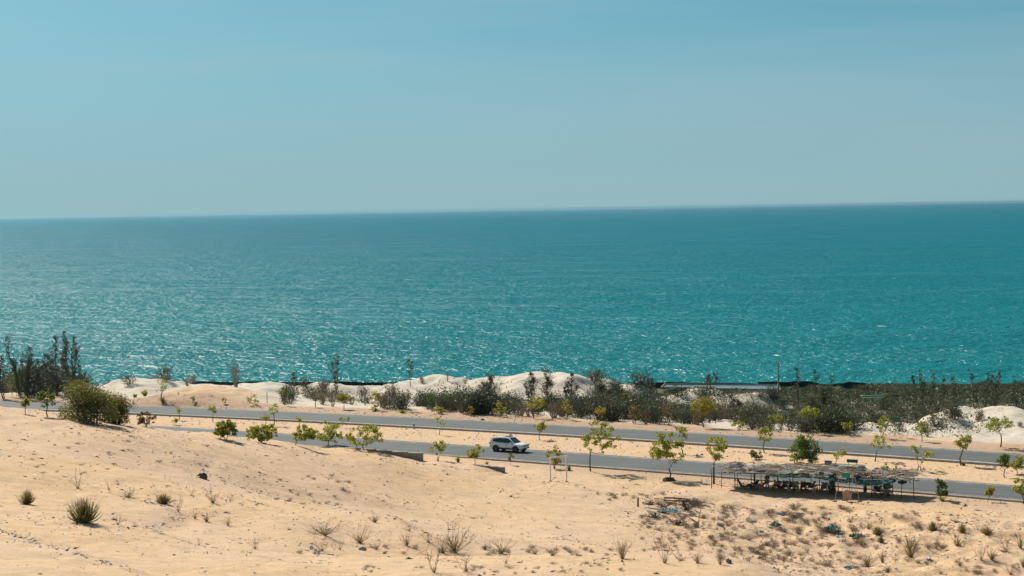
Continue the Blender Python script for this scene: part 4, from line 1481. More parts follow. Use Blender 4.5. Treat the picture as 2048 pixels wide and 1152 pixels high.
LINER = pmat('pale_plastic_liner', (0.10, 0.15, 0.18), (0.17, 0.22, 0.25), 0.25, 0.4, spec=0.6)
za = -8.6
P = [on_plane(1322, 776, za), on_plane(1562, 781, za), on_plane(1556, 771, za), on_plane(1330, 769, za)]
root = thing('lined_pond', 'pale blue plastic-lined pond strip behind the thicket, before the net fence', 'pond', (P[0] + P[2]) / 2)
o = Vector(root.location)
MB().add([p - o for p in P], [(0, 1, 2, 3)]).build('water', LINER, root)
for i in range(4):
    a, b2 = P[i] - o, P[(i + 1) % 4] - o
    MB().tube([a, b2], .28, 6).build('bank', pmat('pond_bank', (0.16, 0.13, 0.10), (0.22, 0.19, 0.15), .9, 1.0), root)
for a, b2 in ((P[0], P[1]), (P[3], P[2])):
    for t in (0.1, 0.35, 0.6, 0.85):
        q = a.lerp(b2, t) - o
        MB().tube([q + Vector((0, 0, -4)), q + Vector((0, 0, .1))], .09, 5).build('support_stake', POLE_WOOD, root)


def pole(px, top, Y, r, lab, mat, arm=False):
    p = ground_at(px, Y)
    t = at_depth(px, top, Y)
    root = thing('utility_pole', lab, 'pole', p)
    H = t.z - p.z
    MB().tube([(0, 0, -.3), (0, 0, H)], [r * 1.25, r * .8], 8).build('shaft', mat, root, smooth=True, sharp=40)
    if arm:
        MB().box((0, 0, H - .35), (1.1, .12, .12)).build('crossarm', POLE_WOOD, root)
        for x in (-.45, .45):
            MB().lathe((x, 0, H - .29), (0, 0, 1), [(0, .05), (.1, .07), (.18, .04)], 8).build('insulator', pmat('ceramic', (.5, .48, .45)), root)


pole(1556, 723, 372, .15, 'tall pale concrete pole standing against the sea right of the pond strip', CONC, True)
pole(1839, 736, 340, .10, 'thin brown pole against the sea at right', POLE_WOOD)
pole(728, 793, 288, .07, 'short grey post in the thicket by the lollipop tree', CONC)
pole(532, 784, 286, .06, 'thin grey post at the right slope of the orange drift', CONC)

# turquoise roofed hut and small things in the right thicket
TURQ = pmat('turquoise_sheet', (0.12, 0.42, 0.38), (0.18, 0.48, 0.44), .5, 2.0)
p = ground_at(1742, 318)
t = at_depth(1742, 791, 318)
root = thing('hut', 'low hut with pale turquoise sheet roof in the right thicket', 'hut', p)
H = max(1.6, t.z - p.z)
w = 40 * m_per_px(318)
for sx in (-1, 1):
    for sy in (-1, 1):
        MB().tube([(sx * w * .45, sy * 1.0, -.3), (sx * w * .45, sy * 1.0, H - .1)], .06, 5).build('post', POLE_WOOD, root)
rf = MB().box((0, 0, H), (w, 2.8, .10), rx=-.10).build('roof', TURQ, root)
MB().box((0, -1.36, H + .12 - .32), (w * 1.02, .08, .16)).build('fascia', pmat('pale_turquoise', (.22, .50, .48), (.3, .55, .52), .5, 2.0), rf)

p = ground_at(1797, 244)
t = at_depth(1797, 834, 244)
p = on_ground(1798, 872)
s = m_per_px(p.y)
root = thing('road_sign', 'small green sign board on a thin pole at the far verge', 'sign', p)
MB().tube([(0, 0, -.2), (0, 0, 36 * s)], .035, 6).build('pole', CONC, root)
MB().box((-5 * s, -.05, 34 * s), (15 * s, .04, 8 * s)).build('board', pmat('green_board', (.02, .16, .10), (.03, .19, .12), .5, 3.0), root)

# ------------------------------------------------------------------ white car
def make_car(lab, loc, rz):
    WHITE = pmat('white_car_paint', (0.86, 0.88, 0.88), (0.82, 0.84, 0.84), 0.22, 1.0, spec=0.6)
    GLASS = pmat('dark_glass', (0.012, 0.020, 0.022), (0.018, 0.026, 0.028), 0.06, 1.0, spec=0.8)
    BLACK = pmat('black_plastic', (0.015, 0.016, 0.017), (0.022, 0.022, 0.022), 0.55, 4.0)
    RUB = pmat('tyre_rubber', (0.014, 0.014, 0.014), (0.022, 0.021, 0.020), 0.85, 6.0)
    ALLOY = pmat('dark_alloy', (0.10, 0.10, 0.10), (0.14, 0.14, 0.14), 0.35, 5.0, metal=0.8)
    CHROME = pmat('chrome', (0.55, 0.56, 0.57), (0.5, 0.5, 0.5), 0.2, 5.0, metal=0.9)
    RED = pmat('red_lamp', (0.28, 0.015, 0.015), (0.22, 0.01, 0.01), 0.25, 5.0)
    CLEAR = pmat('headlamp_glass', (0.30, 0.33, 0.34), (0.45, 0.47, 0.48), 0.12, 8.0, spec=0.8)
    root = thing('sport_utility_car', lab, 'car', loc, rz)
    # lower body
    st = [(-2.42, .52, 1.00, .72), (-2.38, .46, 1.10, .84), (-2.20, .42, 1.15, .91), (-1.60, .38, 1.16, .93), (-.6, .36, 1.15, .935), (.4, .36, 1.14, .935), (1.05, .37, 1.14, .93),
          (1.25, .38, 1.13, .925), (1.8, .40, 1.08, .91), (2.2, .42, 1.02, .87), (2.36, .45, .95, .80), (2.44, .52, .84, .70)]
    mb = MB(); vs, fs = [], []
    ring = 12
    for x, zb, zt, hw in st:
        h = zt - zb
        half = [(hw * .82, zb), (hw * .95, zb + .10 * h), (hw, zb + .35 * h), (hw * .995, zb + .68 * h), (hw * .965, zt - .07), (hw * .86, zt)]
        for y, z in half:
            vs.append((x, y, z))
        for y, z in reversed(half):
            vs.append((x, -y, z))
    for i in range(len(st) - 1):
        for k in range(ring):
            k2 = (k + 1) % ring
            fs.append((i * ring + k, i * ring + k2, (i + 1) * ring + k2, (i + 1) * ring + k))
    fs.append(tuple(range(ring))); fs.append(tuple(reversed(range((len(st) - 1) * ring, len(st) * ring))))
    mb.add(vs, fs)
    body = mb.build('body', WHITE, root, smooth=True, sharp=38)
    # cabin
    gh = [(-2.36, 1.10, 1.13, .80, .78), (-2.24, 1.12, 1.45, .86, .74), (-2.06, 1.12, 1.72, .88, .66), (-1.5, 1.12, 1.81, .89, .66), (-.5, 1.12, 1.84, .89, .67), (.15, 1.12, 1.82, .89, .66), (.42, 1.12, 1.76, .885, .65),
          (.85, 1.11, 1.45, .87, .70), (1.28, 1.09, 1.12, .84, .78)]
    mb = MB(); vs, fs = [], []
    for x, zb, zt, wb, wt in gh:
        half = [(wb, zb), ((wb * .55 + wt * .45), zb + (zt - zb) * .5), (wt + .03, zt - .05 * (zt - zb)), (wt * .8, zt), (0.0, zt + .015)]
        for y, z in half:
            vs.append((x, y, z))
        for y, z in list(reversed(half))[1:]:
            vs.append((x, -y, z))
    rg = 9
    for i in range(len(gh) - 1):
        for k in range(rg - 1):
            fs.append((i * rg + k, i * rg + k + 1, (i + 1) * rg + k + 1, (i + 1) * rg + k))
    mb.add(vs, fs)
    roof = mb.build('cabin', WHITE, root, smooth=True, sharp=45)

    def hwat(x, z):
        for i in range(len(gh) - 1):
            if gh[i][0] <= x <= gh[i + 1][0]:
                t = (x - gh[i][0]) / (gh[i + 1][0] - gh[i][0])
                g = [gh[i][j] * (1 - t) + gh[i + 1][j] * t for j in range(5)]
                u = min(1, max(0, (z - g[1]) / max(.01, g[2] - g[1])))
                if u < .5:
                    return g[3] + (g[3] * .55 + g[4] * .45 - g[3]) * u / .5
                return (g[3] * .55 + g[4] * .45) + (g[4] + .03 - (g[3] * .55 + g[4] * .45)) * (u - .5) / .45
        return .8

    def side_glass(pts, s):
        n = len(pts)
        sg = 1 if s > 0 else -1
        out = [(x, sg * (hwat(x, z) + (.018 if abs(s) == 1 else .012)), z) for x, z in pts]
        inn = [(x, sg * (hwat(x, z) - .02), z) for x, z in pts]
        return MB().add(out + inn, [tuple(range(n)) if s < 0 else tuple(reversed(range(n)))] + [(i, n + i, n + (i + 1) % n, (i + 1) % n) for i in range(n)])
    for s in (-1, 1):
        side_glass([(1.02, 1.18), (.16, 1.18), (.16, 1.69), (.36, 1.66), (.72, 1.44)], s).build('front_side_window', GLASS, root)
        side_glass([(.06, 1.18), (-.92, 1.19), (-.92, 1.70), (.06, 1.70)], s).build('rear_side_window', GLASS, root)
        side_glass([(-1.02, 1.20), (-1.95, 1.26), (-1.82, 1.60), (-1.02, 1.69)], s).build('quarter_window', GLASS, root)
        side_glass([(.20, 1.17), (-1.06, 1.18), (-1.06, 1.72), (.20, 1.72)], s * .992).build('window_pillar', BLACK, root)
        # dark sill moulding, doors, handles, mirror, arches, rail
        MB().box((-.1, s * .938, .47), (2.4, .03, .16)).build('side_moulding', BLACK, root)
        for x0, x1 in ((.12, 1.0), (-.95, .08)):
            d = MB()
            for xa, za, xb, zb2 in ((x0, .56, x0, 1.10), (x1, .56, x1, 1.10), (x0, .56, x1, .56)):
                d.tube([(xa, s * .938, za), (xb, s * .938, zb2)], .006, 4)
            dr = d.build('door', pmat('door_gap', (.12, .13, .13), (.1, .1, .1), .6), root)
            MB().box((x0 + .12, s * .955, .98), (.2, .03, .035)).build('handle', CHROME, dr)
        mr = MB().blob((.86, s * 1.02, 1.22), (.09, .12, .085), 3, .05, 10, 6).build('door_mirror', WHITE, root, smooth=True)
        MB().tube([(.86, s * .88, 1.16), (.86, s * .98, 1.19)], .03, 5).build('mirror_arm', BLACK, mr)
        MB().tube([(-1.75, s * .60, 1.86), (-1.5, s * .61, 1.90), (-.2, s * .62, 1.91), (.1, s * .61, 1.87)], .018, 5).build('roof_rail', ALLOY, root)
        for x in (-1.42, 1.45):
            MB().lathe((x, s * .80, .42), (0, s, 0), [(0, .46), (.15, .46), (.155, .40), (.16, .1)], 24).build('wheel_arch', BLACK, root)
            w = MB().lathe((x, s * .72, .38), (0, s, 0), [(0, .30), (.02, .36), (.06, .38), (.20, .38), (.245, .36), (.26, .28)], 24).build('wheel', RUB, root, smooth=True, sharp=40)
            rim = MB().lathe((x, s * .95, .38), (0, s, 0), [(0, .27), (.034, .265), (.036, .235), (.02, .22)], 20)
            for k in range(5):
                an = k * 1.2566
                rim.box((x + math.cos(an) * .13, s * .985, .38 + math.sin(an) * .13), (.24, .03, .05), ry=-an)
            rim.build('rim', ALLOY, w)
        hl = MB().add([(2.20, s * .86, .90), (2.43, s * .58, .86), (2.40, s * .60, .98), (2.15, s * .86, 1.02)], [(0, 1, 2, 3), (3, 2, 1, 0)])
        MB().box((2.31, s * .735, .93), (.16, .34, .11), rz=-s * .75).build('headlight', CLEAR, root)
        MB().box((2.37, s * .66, .60), (.10, .22, .08), rz=-s * .4).build('fog_lamp', CLEAR, root)
        MB().box((-2.36, s * .80, 1.04), (.10, .18, .18), rz=s * .3).build('tail_light', RED, root)

    def slab(p4, th=.02):
        P = [Vector(q) for q in p4]
        nn = (P[1] - P[0]).cross(P[3] - P[0]).normalized() * th
        return MB().add([q + nn for q in P] + [q - nn for q in P], [(0, 1, 2, 3), (7, 6, 5, 4), (0, 4, 5, 1), (1, 5, 6, 2), (2, 6, 7, 3), (3, 7, 4, 0)])
    slab([(1.22, -.70, 1.165), (1.22, .70, 1.165), (.47, .56, 1.755), (.47, -.56, 1.755)]).build('windscreen', GLASS, root)
    slab([(-2.315, .64, 1.28), (-2.315, -.64, 1.28), (-2.10, -.55, 1.685), (-2.10, .55, 1.685)], .03).build('rear_window', GLASS, root)
    MB().box((-.15, 0, 1.853), (.85, .92, .03)).build('sunroof', GLASS, root)
    MB().box((2.395, 0, .86), (.10, 1.02, .20)).build('grille', BLACK, root)
    MB().box((2.45, 0, .87), (.02, .80, .035)).build('grille_bar', CHROME, root)
    fb = MB().box((2.33, 0, .56), (.22, 1.42, .16)).build('front_bumper', BLACK, root)
    MB().box((2.45, 0, .60), (.02, .46, .11)).build('number_plate', pmat('plate_white', (.6, .6, .58), (.5, .5, .5), .5), fb)
    MB().box((-2.36, 0, .56), (.18, 1.5, .16)).build('rear_bumper', BLACK, root)
    MB().box((0, 0, .40), (4.2, 1.5, .14)).build('underbody', BLACK, root)
    MB().box((2.40, 0, .50), (.06, .9, .05)).build('skid_plate', ALLOY, root)
    for s in (-1, 1):
        MB().tube([(1.30, s * .35 - .3, 1.15), (1.05, s * .35 + .15, 1.31)], .012, 4).build('wiper', BLACK, root)
    MB().tube([(-1.7, 0, 1.83), (-1.85, 0, 1.93)], .02, 5).build('antenna', BLACK, root)
    return root


cp = on_plane(1019, 903.5)
off = float(NEAR.dist(cp.x, cp.y))
cx, cy = NEAR.point(cp.x, 0)
make_car('white sport utility car driving right on the near carriageway', (cp.x, cp.y, 0.035), math.atan(float(NEAR.slope(cp.x))))

# ------------------------------------------------------------------ roadside walls, marker, swing frame, small things
WALL = pmat('grey_block_wall', (0.20, 0.18, 0.16), (0.29, 0.26, 0.225), 0.95, 1.2, bump=0.4)


def wall(pa, pb, Ya, Yb, H, lab, sink=1.2):
    """top edge runs between two pixels at given distances"""
    a, b = at_depth(*pa, Ya), at_depth(*pb, Yb)
    root = thing('concrete_wall', lab, 'wall', b)
    d = a - b
    n = max(4, int(d.length / 1.6))
    rz = math.atan2(d.y, d.x)
    rs = np.random.RandomState(int(pa[0]))
    for i in range(n):
        t = (i + .5) / n
        c = d * t
        ln = d.length / n - .015
        MB().box((c.x, c.y, c.z - (H + sink) / 2 + rs.uniform(-.02, .02)), (ln, .35, H + sink), rz=rz).build('wall_block', WALL, root)
        MB().box((c.x, c.y, c.z + .05), (ln + .01, .45, .10), rz=rz, ry=0).build('coping', CONC, root)
    return root


wall((690, 896), (846, 908), 207, 205.5, .9, 'long low concrete wall at the road edge, half drowned in drifted sand')
wall((950, 931), (1010, 936), 201.5, 201, .6, 'short stub of concrete wall in the sand left of the swing frame')

p = on_ground(828, 858)
s = m_per_px(p.y)
root = thing('marker_post', 'small pale kilometre post on the median by the wiry sapling', 'post', p)
MB().box((0, 0, .22), (.24, .2, .64)).build('stem', CONC, root)
MB().box((0, 0, .60), (.36, .3, .16), taper=.8).build('cap', WALL, root)

PIPE = pmat('white_pipe', (0.80, 0.76, 0.71), (0.68, 0.63, 0.57), .5, 3.0)
a, b = on_ground(1101, 963), on_ground(1133, 964)
root = thing('swing_frame', 'bare white pipe swing frame standing in the sand by the road', 'swing', a)
d = b - a
top = 48 * m_per_px(a.y)
for q in (Vector((0, 0, 0)), Vector((d.x, d.y, d.z))):
    MB().tube([q + Vector((0, 0, -.2)), Vector((q.x, q.y, top))], .075, 8).build('post', PIPE, root, smooth=True, sharp=50)
    MB().box((q.x, q.y, q.z + .03), (.30, .30, .12)).build('foot', WALL, root)
u = d.normalized()
MB().tube([Vector((0, 0, top - .03)) - u * .2, Vector((d.x, d.y, top - .03)) + u * .2], .08, 8).build('crossbar', PIPE, root, smooth=True, sharp=50)
for t in (.36, .66):
    MB().tube([(d.x * t, d.y * t, top), (d.x * t, d.y * t, .62)], .012, 4).build('rope', TWIG_PALE, root)
MB().box((d.x * .51, d.y * .51, .60), (.75, .24, .04), rz=math.atan2(d.y, d.x)).build('seat', PIPE, root)

DARKSTONE = pmat('dark_stone', (0.07, 0.06, 0.05), (0.12, 0.10, 0.085), .9, 5.0, bump=.4)
for i, (px, py, wp, hp, mt, lab) in enumerate([
    (965, 841, 8, 4, DARKSTONE, 'dark stone lying on the far verge edge above the car'),
    (1034, 934, 7, 4, pmat('pink_plastic', (.55, .28, .42), (.62, .40, .52), .5, 8.0), 'small pink plastic bag on sand by the thin brown sapling'),
    (1338, 962, 26, 9, pmat('dark_earth', (0.10, 0.075, 0.05), (0.06, 0.06, 0.03), .95, 4.0, bump=.5), 'dark earth mound around the foot of the wide-crowned tree'),
    (1817, 948, 13, 5, DARKSTONE, 'dark stone at the median edge right of the shelter roof'),
    (1832, 951, 8, 3, DARKSTONE, 'smaller dark stone beside the other at the median edge'),
    (452, 818, 6, 3, DARKSTONE, 'dark lump on the far carriageway shoulder at left'),
    (1021, 871, 7, 3, pmat('green_scrap', (.10, .13, .08), (.15, .16, .1), .8, 6.0), 'tiny green scrap on the median right of the car roof'),
    (404, 957, 22, 13, DARKSTONE, 'dark grey stone alone on the upper left dune'),
    (724, 1101, 16, 9, pmat('grey_stone', (.22, .22, .21), (.30, .29, .27), .9, 6.0, bump=.4), 'blue-grey stone among dry shrubs at the bottom centre')]):
    p = on_ground(px, py)
    s = m_per_px(p.y)
    o = MB().blob((0, 0, 0), (wp * s / 2, wp * s / 2 * .8, hp * s * .8), i + 5, .3, 10, 7).build('stone' if 'stone' in lab else ('mound' if 'mound' in lab else 'scrap'), mt, smooth=True, sharp=50)
    o.location = p
    tag(o, lab, 'stone' if 'stone' in lab else ('mound' if 'mound' in lab else 'litter'))
# ------------------------------------------------------------------ palm-leaf shelter
A = on_ground(1443, 977)
B = on_ground(1812, 1000)
SH_L = (Vector((B.x, B.y)) - Vector((A.x, A.y))).length
SH_R = math.atan2(B.y - A.y, B.x - A.x)
SH_D = 4.6
shelter = thing('palm_leaf_shelter', 'long low shelter of palm leaves on crooked posts beside the near carriageway', 'shelter', A, SH_R)
shm = Matrix.Translation(A) @ Matrix.Rotation(SH_R, 4, 'Z')


def sh_w(x, y, z=0.0):
    return shm @ Vector((x, y, z))


def sh_g(x, y):
    """ground height in the shelter's frame"""
    w = sh_w(x, y)
    return h1(w.x, w.y) - A.z


def col_x(px):
    """distance along the shelter's front of a picture column"""
    lo, hi = -4.0, SH_L + 6
    for _ in range(40):
        mid = (lo + hi) / 2
        w = sh_w(mid, 0)
        q = w - EYE
        c = 1024 + F_PX * q.dot(cam_r) / q.dot(fw)
        if c < px:
            lo = mid
        else:
            hi = mid
    return lo


def roof_z(x, y):
    t = x / SH_L
    z = 1.72 + 0.42 * math.exp(-((t - .50) / .16) ** 2) + 0.10 * math.sin(t * 9) + .12 * t
    return z + .08 * (y / SH_D) + .10 * math.exp(-((y - SH_D * .6) / 1.4) ** 2)


rs = np.random.RandomState(77)
THIN = pmat('dark_pole', (0.075, 0.055, 0.045), (0.12, 0.09, 0.07), .9, 4.0)
for px, y, over in [(1423, .0, .35), (1443, .0, .12), (1462, 1.6, .2), (1470, .0, .05), (1481, 3.6, .5), (1492, 1.4, .1), (1496, 1.6, .1), (1511, 1.5, .15), (1530, 3.4, .2), (1528, -.6, -1.0), (1560, 2.6, .2), (1591, -.7, .25), (1590, 4.4, .7), (1620, 2.6, .15),
                    (1655, 3.0, .2), (1668, .3, -.1), (1684, 2.2, .1), (1745, -.1, .25), (1764, 2.4, .1), (1771, 2.2, .1), (1801, .2, -.25), (1822, .9, .0)]:
    # columns are measured where the post stands: shift for the depth inside
    x = col_x(px + y * 2.0)
    g = sh_g(x, y)
    z = roof_z(min(max(x, 0), SH_L), y) + over
    r = rs.uniform(.03, .05) if px not in (1481, 1530) else .085
    MB().tube([(x, y, g - .3), (x + rs.uniform(-.05, .05), y + rs.uniform(-.05, .05), (g + z) / 2), (x + rs.uniform(-.08, .08), y, z)], [r, r * .95, r * .8], 6).build('post', POLE_WOOD if r > .08 else THIN, shelter, smooth=True)
for y in (.0, 1.5, 3.0, 4.5):
    pts = [(x, y, roof_z(x, y) - .06 + rs.uniform(-.03, .03)) for x in np.linspace(-.3, SH_L + .2, 12)]
    MB().tube(pts, .04, 5).build('beam', THIN, shelter)
for x in np.linspace(.2, SH_L - .2, 13):
    MB().tube([(x, -.35, roof_z(x, 0) - .02), (x + rs.uniform(-.2, .2), SH_D + .2, roof_z(x, SH_D) - .02)], .03, 5).build('rafter', THIN, shelter)

# matted underlayer so that the roof shades the sand
nx, ny = 60, 12
vs, fs = [], []
for i in range(nx + 1):
    for j in range(ny + 1):
        x = -.25 + (SH_L + .6) * i / nx
        y = -.35 + (SH_D + .5) * j / ny
        e = 1.0 if (0 < i < nx and 0 < j < ny) else 0
        vs.append((x + (1 - e) * rs.uniform(-.2, .2), y + (1 - e) * rs.uniform(-.25, .15), roof_z(min(max(x, 0), SH_L), y) + .03 + rs.uniform(-.04, .06)))
for i in range(nx):
    for j in range(ny):
        a = i * (ny + 1) + j
        fs.append((a, a + ny + 1, a + ny + 2, a + 1))
nv = len(vs)
vs2 = vs + [(x, y, z - .05) for x, y, z in vs]
fs2 = fs + [tuple(reversed([k + nv for k in q])) for q in fs]
MB().add(vs2, fs2).build('leaf_mat', pmat('leaf_mat', (0.30, 0.255, 0.20), (0.19, 0.155, 0.12), .95, 3.0, bump=.5), shelter)

FR_MATS = [pmat('palm_grey', (0.54, 0.49, 0.41), (0.38, 0.34, 0.28), .85, 2.0), pmat('palm_pale', (0.70, 0.65, 0.57), (0.55, 0.50, 0.42), .85, 2.0), pmat('palm_brown', (0.25, 0.17, 0.11), (0.17, 0.115, 0.075), .85, 2.0),
           pmat('palm_rust', (0.34, 0.20, 0.12), (0.24, 0.14, 0.085), .85, 2.0), pmat('palm_ash', (0.43, 0.415, 0.375), (0.30, 0.29, 0.26), .85, 2.0)]


def frond_mesh(seed, n=15):
    r = np.random.RandomState(seed)
    mb = MB()
    Lf = 1.0
    spine = [Vector((t * Lf, .04 * math.sin(t * 3 + seed), .10 * math.sin(t * math.pi) - .06 * t)) for t in np.linspace(0, 1, 5)]
    mb.tube(spine, [.016, .014, .011, .008, .004], 3, cap=False)
    for i in range(n):
        t = .10 + .9 * i / n
        k = t * 4
        p = spine[min(3, int(k))].lerp(spine[min(4, int(k) + 1)], k - int(k))
        for s in (-1, 1):
            if r.rand() < .15:
                continue
            ln = .34 * (1 - abs(t - .45) * .9) * r.uniform(.7, 1.25)
            d = Vector((r.uniform(.5, 1.0), s * r.uniform(.5, 1.0), r.uniform(-.35, .15))).normalized()
            w = Vector((-d.y, d.x, r.uniform(-.5, .5))).normalized() * .016
            q = p + d * ln
            mb.add([p - w, p + w, q + w * .3 + Vector((0, 0, -.03)), q - w * .3 + Vector((0, 0, -.03))], [(0, 1, 2, 3)])
    return mb.mesh('palm_frond')


FRONDS = []
for k in range(10):
    me = frond_mesh(40 + k)
    me.materials.append(FR_MATS[k % 5])
    FRONDS.append(me)
for k in range(290):
    x = rs.uniform(-.3, SH_L + .25)
    y = rs.uniform(-.35, SH_D + .25)
    t = x / SH_L
    pr = [.30, .26, .14, .10, .20] if t < .42 else [.24, .18, .26, .20, .12]
    c = rs.choice(5, p=pr)
    o = bpy.data.objects.new('palm_frond', FRONDS[c + 5 * rs.randint(0, 2)])
    COL.objects.link(o)
    o.parent = shelter
    o.location = (x, y, roof_z(min(max(x, 0), SH_L), y) + .10 + abs(rs.normal(0, .10)))
    an = rs.normal(0, .45) + (0 if rs.rand() < .5 else math.pi) if rs.rand() < .72 else rs.uniform(0, 6.28)
    o.rotation_euler = (rs.uniform(-.3, .3), rs.uniform(-.12, .22), an)
    k2 = rs.uniform(1.2, 2.1)
    o.scale = (k2, k2 * rs.uniform(.7, 1.1), k2)
# loose coconut-leaf butts and driftwood on the roof
for k in range(26):
    x, y = rs.uniform(.2, SH_L), rs.uniform(-.2, SH_D)
    z = roof_z(x, y) + .22
    an = rs.normal(0, .5)
    ln = rs.uniform(.5, 1.3)
    MB().tube([(x - math.cos(an) * ln, y - math.sin(an) * ln * .6, z), (x, y, z + .05), (x + math.cos(an) * ln, y + math.sin(an) * ln * .6, z - .02)], [.03, .045, .02], 5).build('roof_stick', rs.choice(FR_MATS), shelter)
# dark lumps of old netting lying on the roof edge
for k, (px, y, w, hh) in enumerate([(1668, .1, .75, .22), (1716, .0, .70, .24), (1660, .6, .5, .18), (1642, .3, .5, .15), (1726, 1.0, .5, .2)]):
    x = col_x(px + y * 2)
    MB().blob((x, y - .2, roof_z(x, y) + .08), (w / 2, .35, hh), 60 + k, .35, 12, 7).build('net_lump', NET, shelter, smooth=True, sharp=60)

# sagging shade net along the front
m, nt, b, lk = nodes('shade_net')
f1, r1 = noise_fac(nt, 2.0, 4)
lk(mixrgb(nt, f1, (0.030, 0.095, 0.088), (0.055, 0.140, 0.125)), b.inputs['Base Color'])
b.inputs['Roughness'].default_value = .75
tr = nt.nodes.new('ShaderNodeBsdfTranslucent'); tr.inputs['Color'].default_value = (.05, .16, .14, 1)
mx = nt.nodes.new('ShaderNodeMixShader'); mx.inputs[0].default_value = .35
lk(b.outputs['BSDF'], mx.inputs[1]); lk(tr.outputs['BSDF'], mx.inputs[2]); lk(mx.outputs['Shader'], nt.nodes['Material Output'].inputs['Surface'])
NETM = m


def shade_net(x0, x1, y0, top, sag, drop, seed, nm='shade_net'):
    r = np.random.RandomState(seed)
    nx, ny = 28, 5
    vs, fs = [], []
    for i in range(nx + 1):
        t = i / nx
        x = x0 + (x1 - x0) * t
        for j in range(ny + 1):
            u = j / ny
            zz = top(t) - (drop(t) * u + sag * math.sin(math.pi * t) * u) + .03 * math.sin(i * 1.1 + seed) * u
            yy = y0 - .42 * math.sin(u * math.pi * .6) + .10 * math.sin(i * .8 + j) * u
            vs.append((x, yy, zz))
    for i in range(nx):
        for j in range(ny):
            a = i * (ny + 1) + j
            fs.append((a, a + 1, a + ny + 2, a + ny + 1))
    o = MB().add(vs, fs).build(nm, NETM, shelter, smooth=True)
    return o


xa, xb = col_x(1536), col_x(1652)
shade_net(xa, xb, -.35, lambda t: roof_z(xa + (xb - xa) * t, 0) + .02 - .10 * t, .10, lambda t: .20 + .10 * t, 1)
xc, xd = col_x(1650), col_x(1700)
shade_net(xc, xd, -.45, lambda t: roof_z(xc, 0) - .20 - .15 * t, .05, lambda t: .22 + .1 * t, 2)
xe, xf = col_x(1696), col_x(1788)
shade_net(xe, xf, -.40, lambda t: roof_z(xe + (xf - xe) * t, 0) - .05 - .06 * math.sin(t * 3), .28, lambda t: .30 - .05 * t, 3)
# rolled-up net bags hanging from the right end
for k, (px, y, z, w, hh, d) in enumerate([(1777, -.3, 1.25, .85, .55, .4), (1788, -.2, 1.75, .55, .28, .4), (1806, .4, 1.72, .55, .26, .45), (1798, 1.0, 1.45, .9, .35, .5), (1828, .9, 1.78, .5, .25, .5), (1817, .9, 1.95, .7, .2, .5)]):
    x = col_x(px + max(0, y) * 2)
    MB().blob((x, y, z), (w / 2, d / 2, hh / 2), 80 + k, .30, 12, 8).build('net_bundle', NETM if k < 4 else FR_MATS[4], shelter, smooth=True, sharp=60)
MB().tube([(col_x(1778), -.3, 1.0), (col_x(1779), -.3, .55)], .05, 5).build('net_cord', THIN, shelter)

# ------------------------------------------------------------------ motorbikes in the shade
BLK = pmat('black_plastic', (0.015, 0.016, 0.017))
RUBM = pmat('tyre_rubber', (0.014, 0.014, 0.014))
CHR = pmat('chrome', (0.55, 0.56, 0.57))


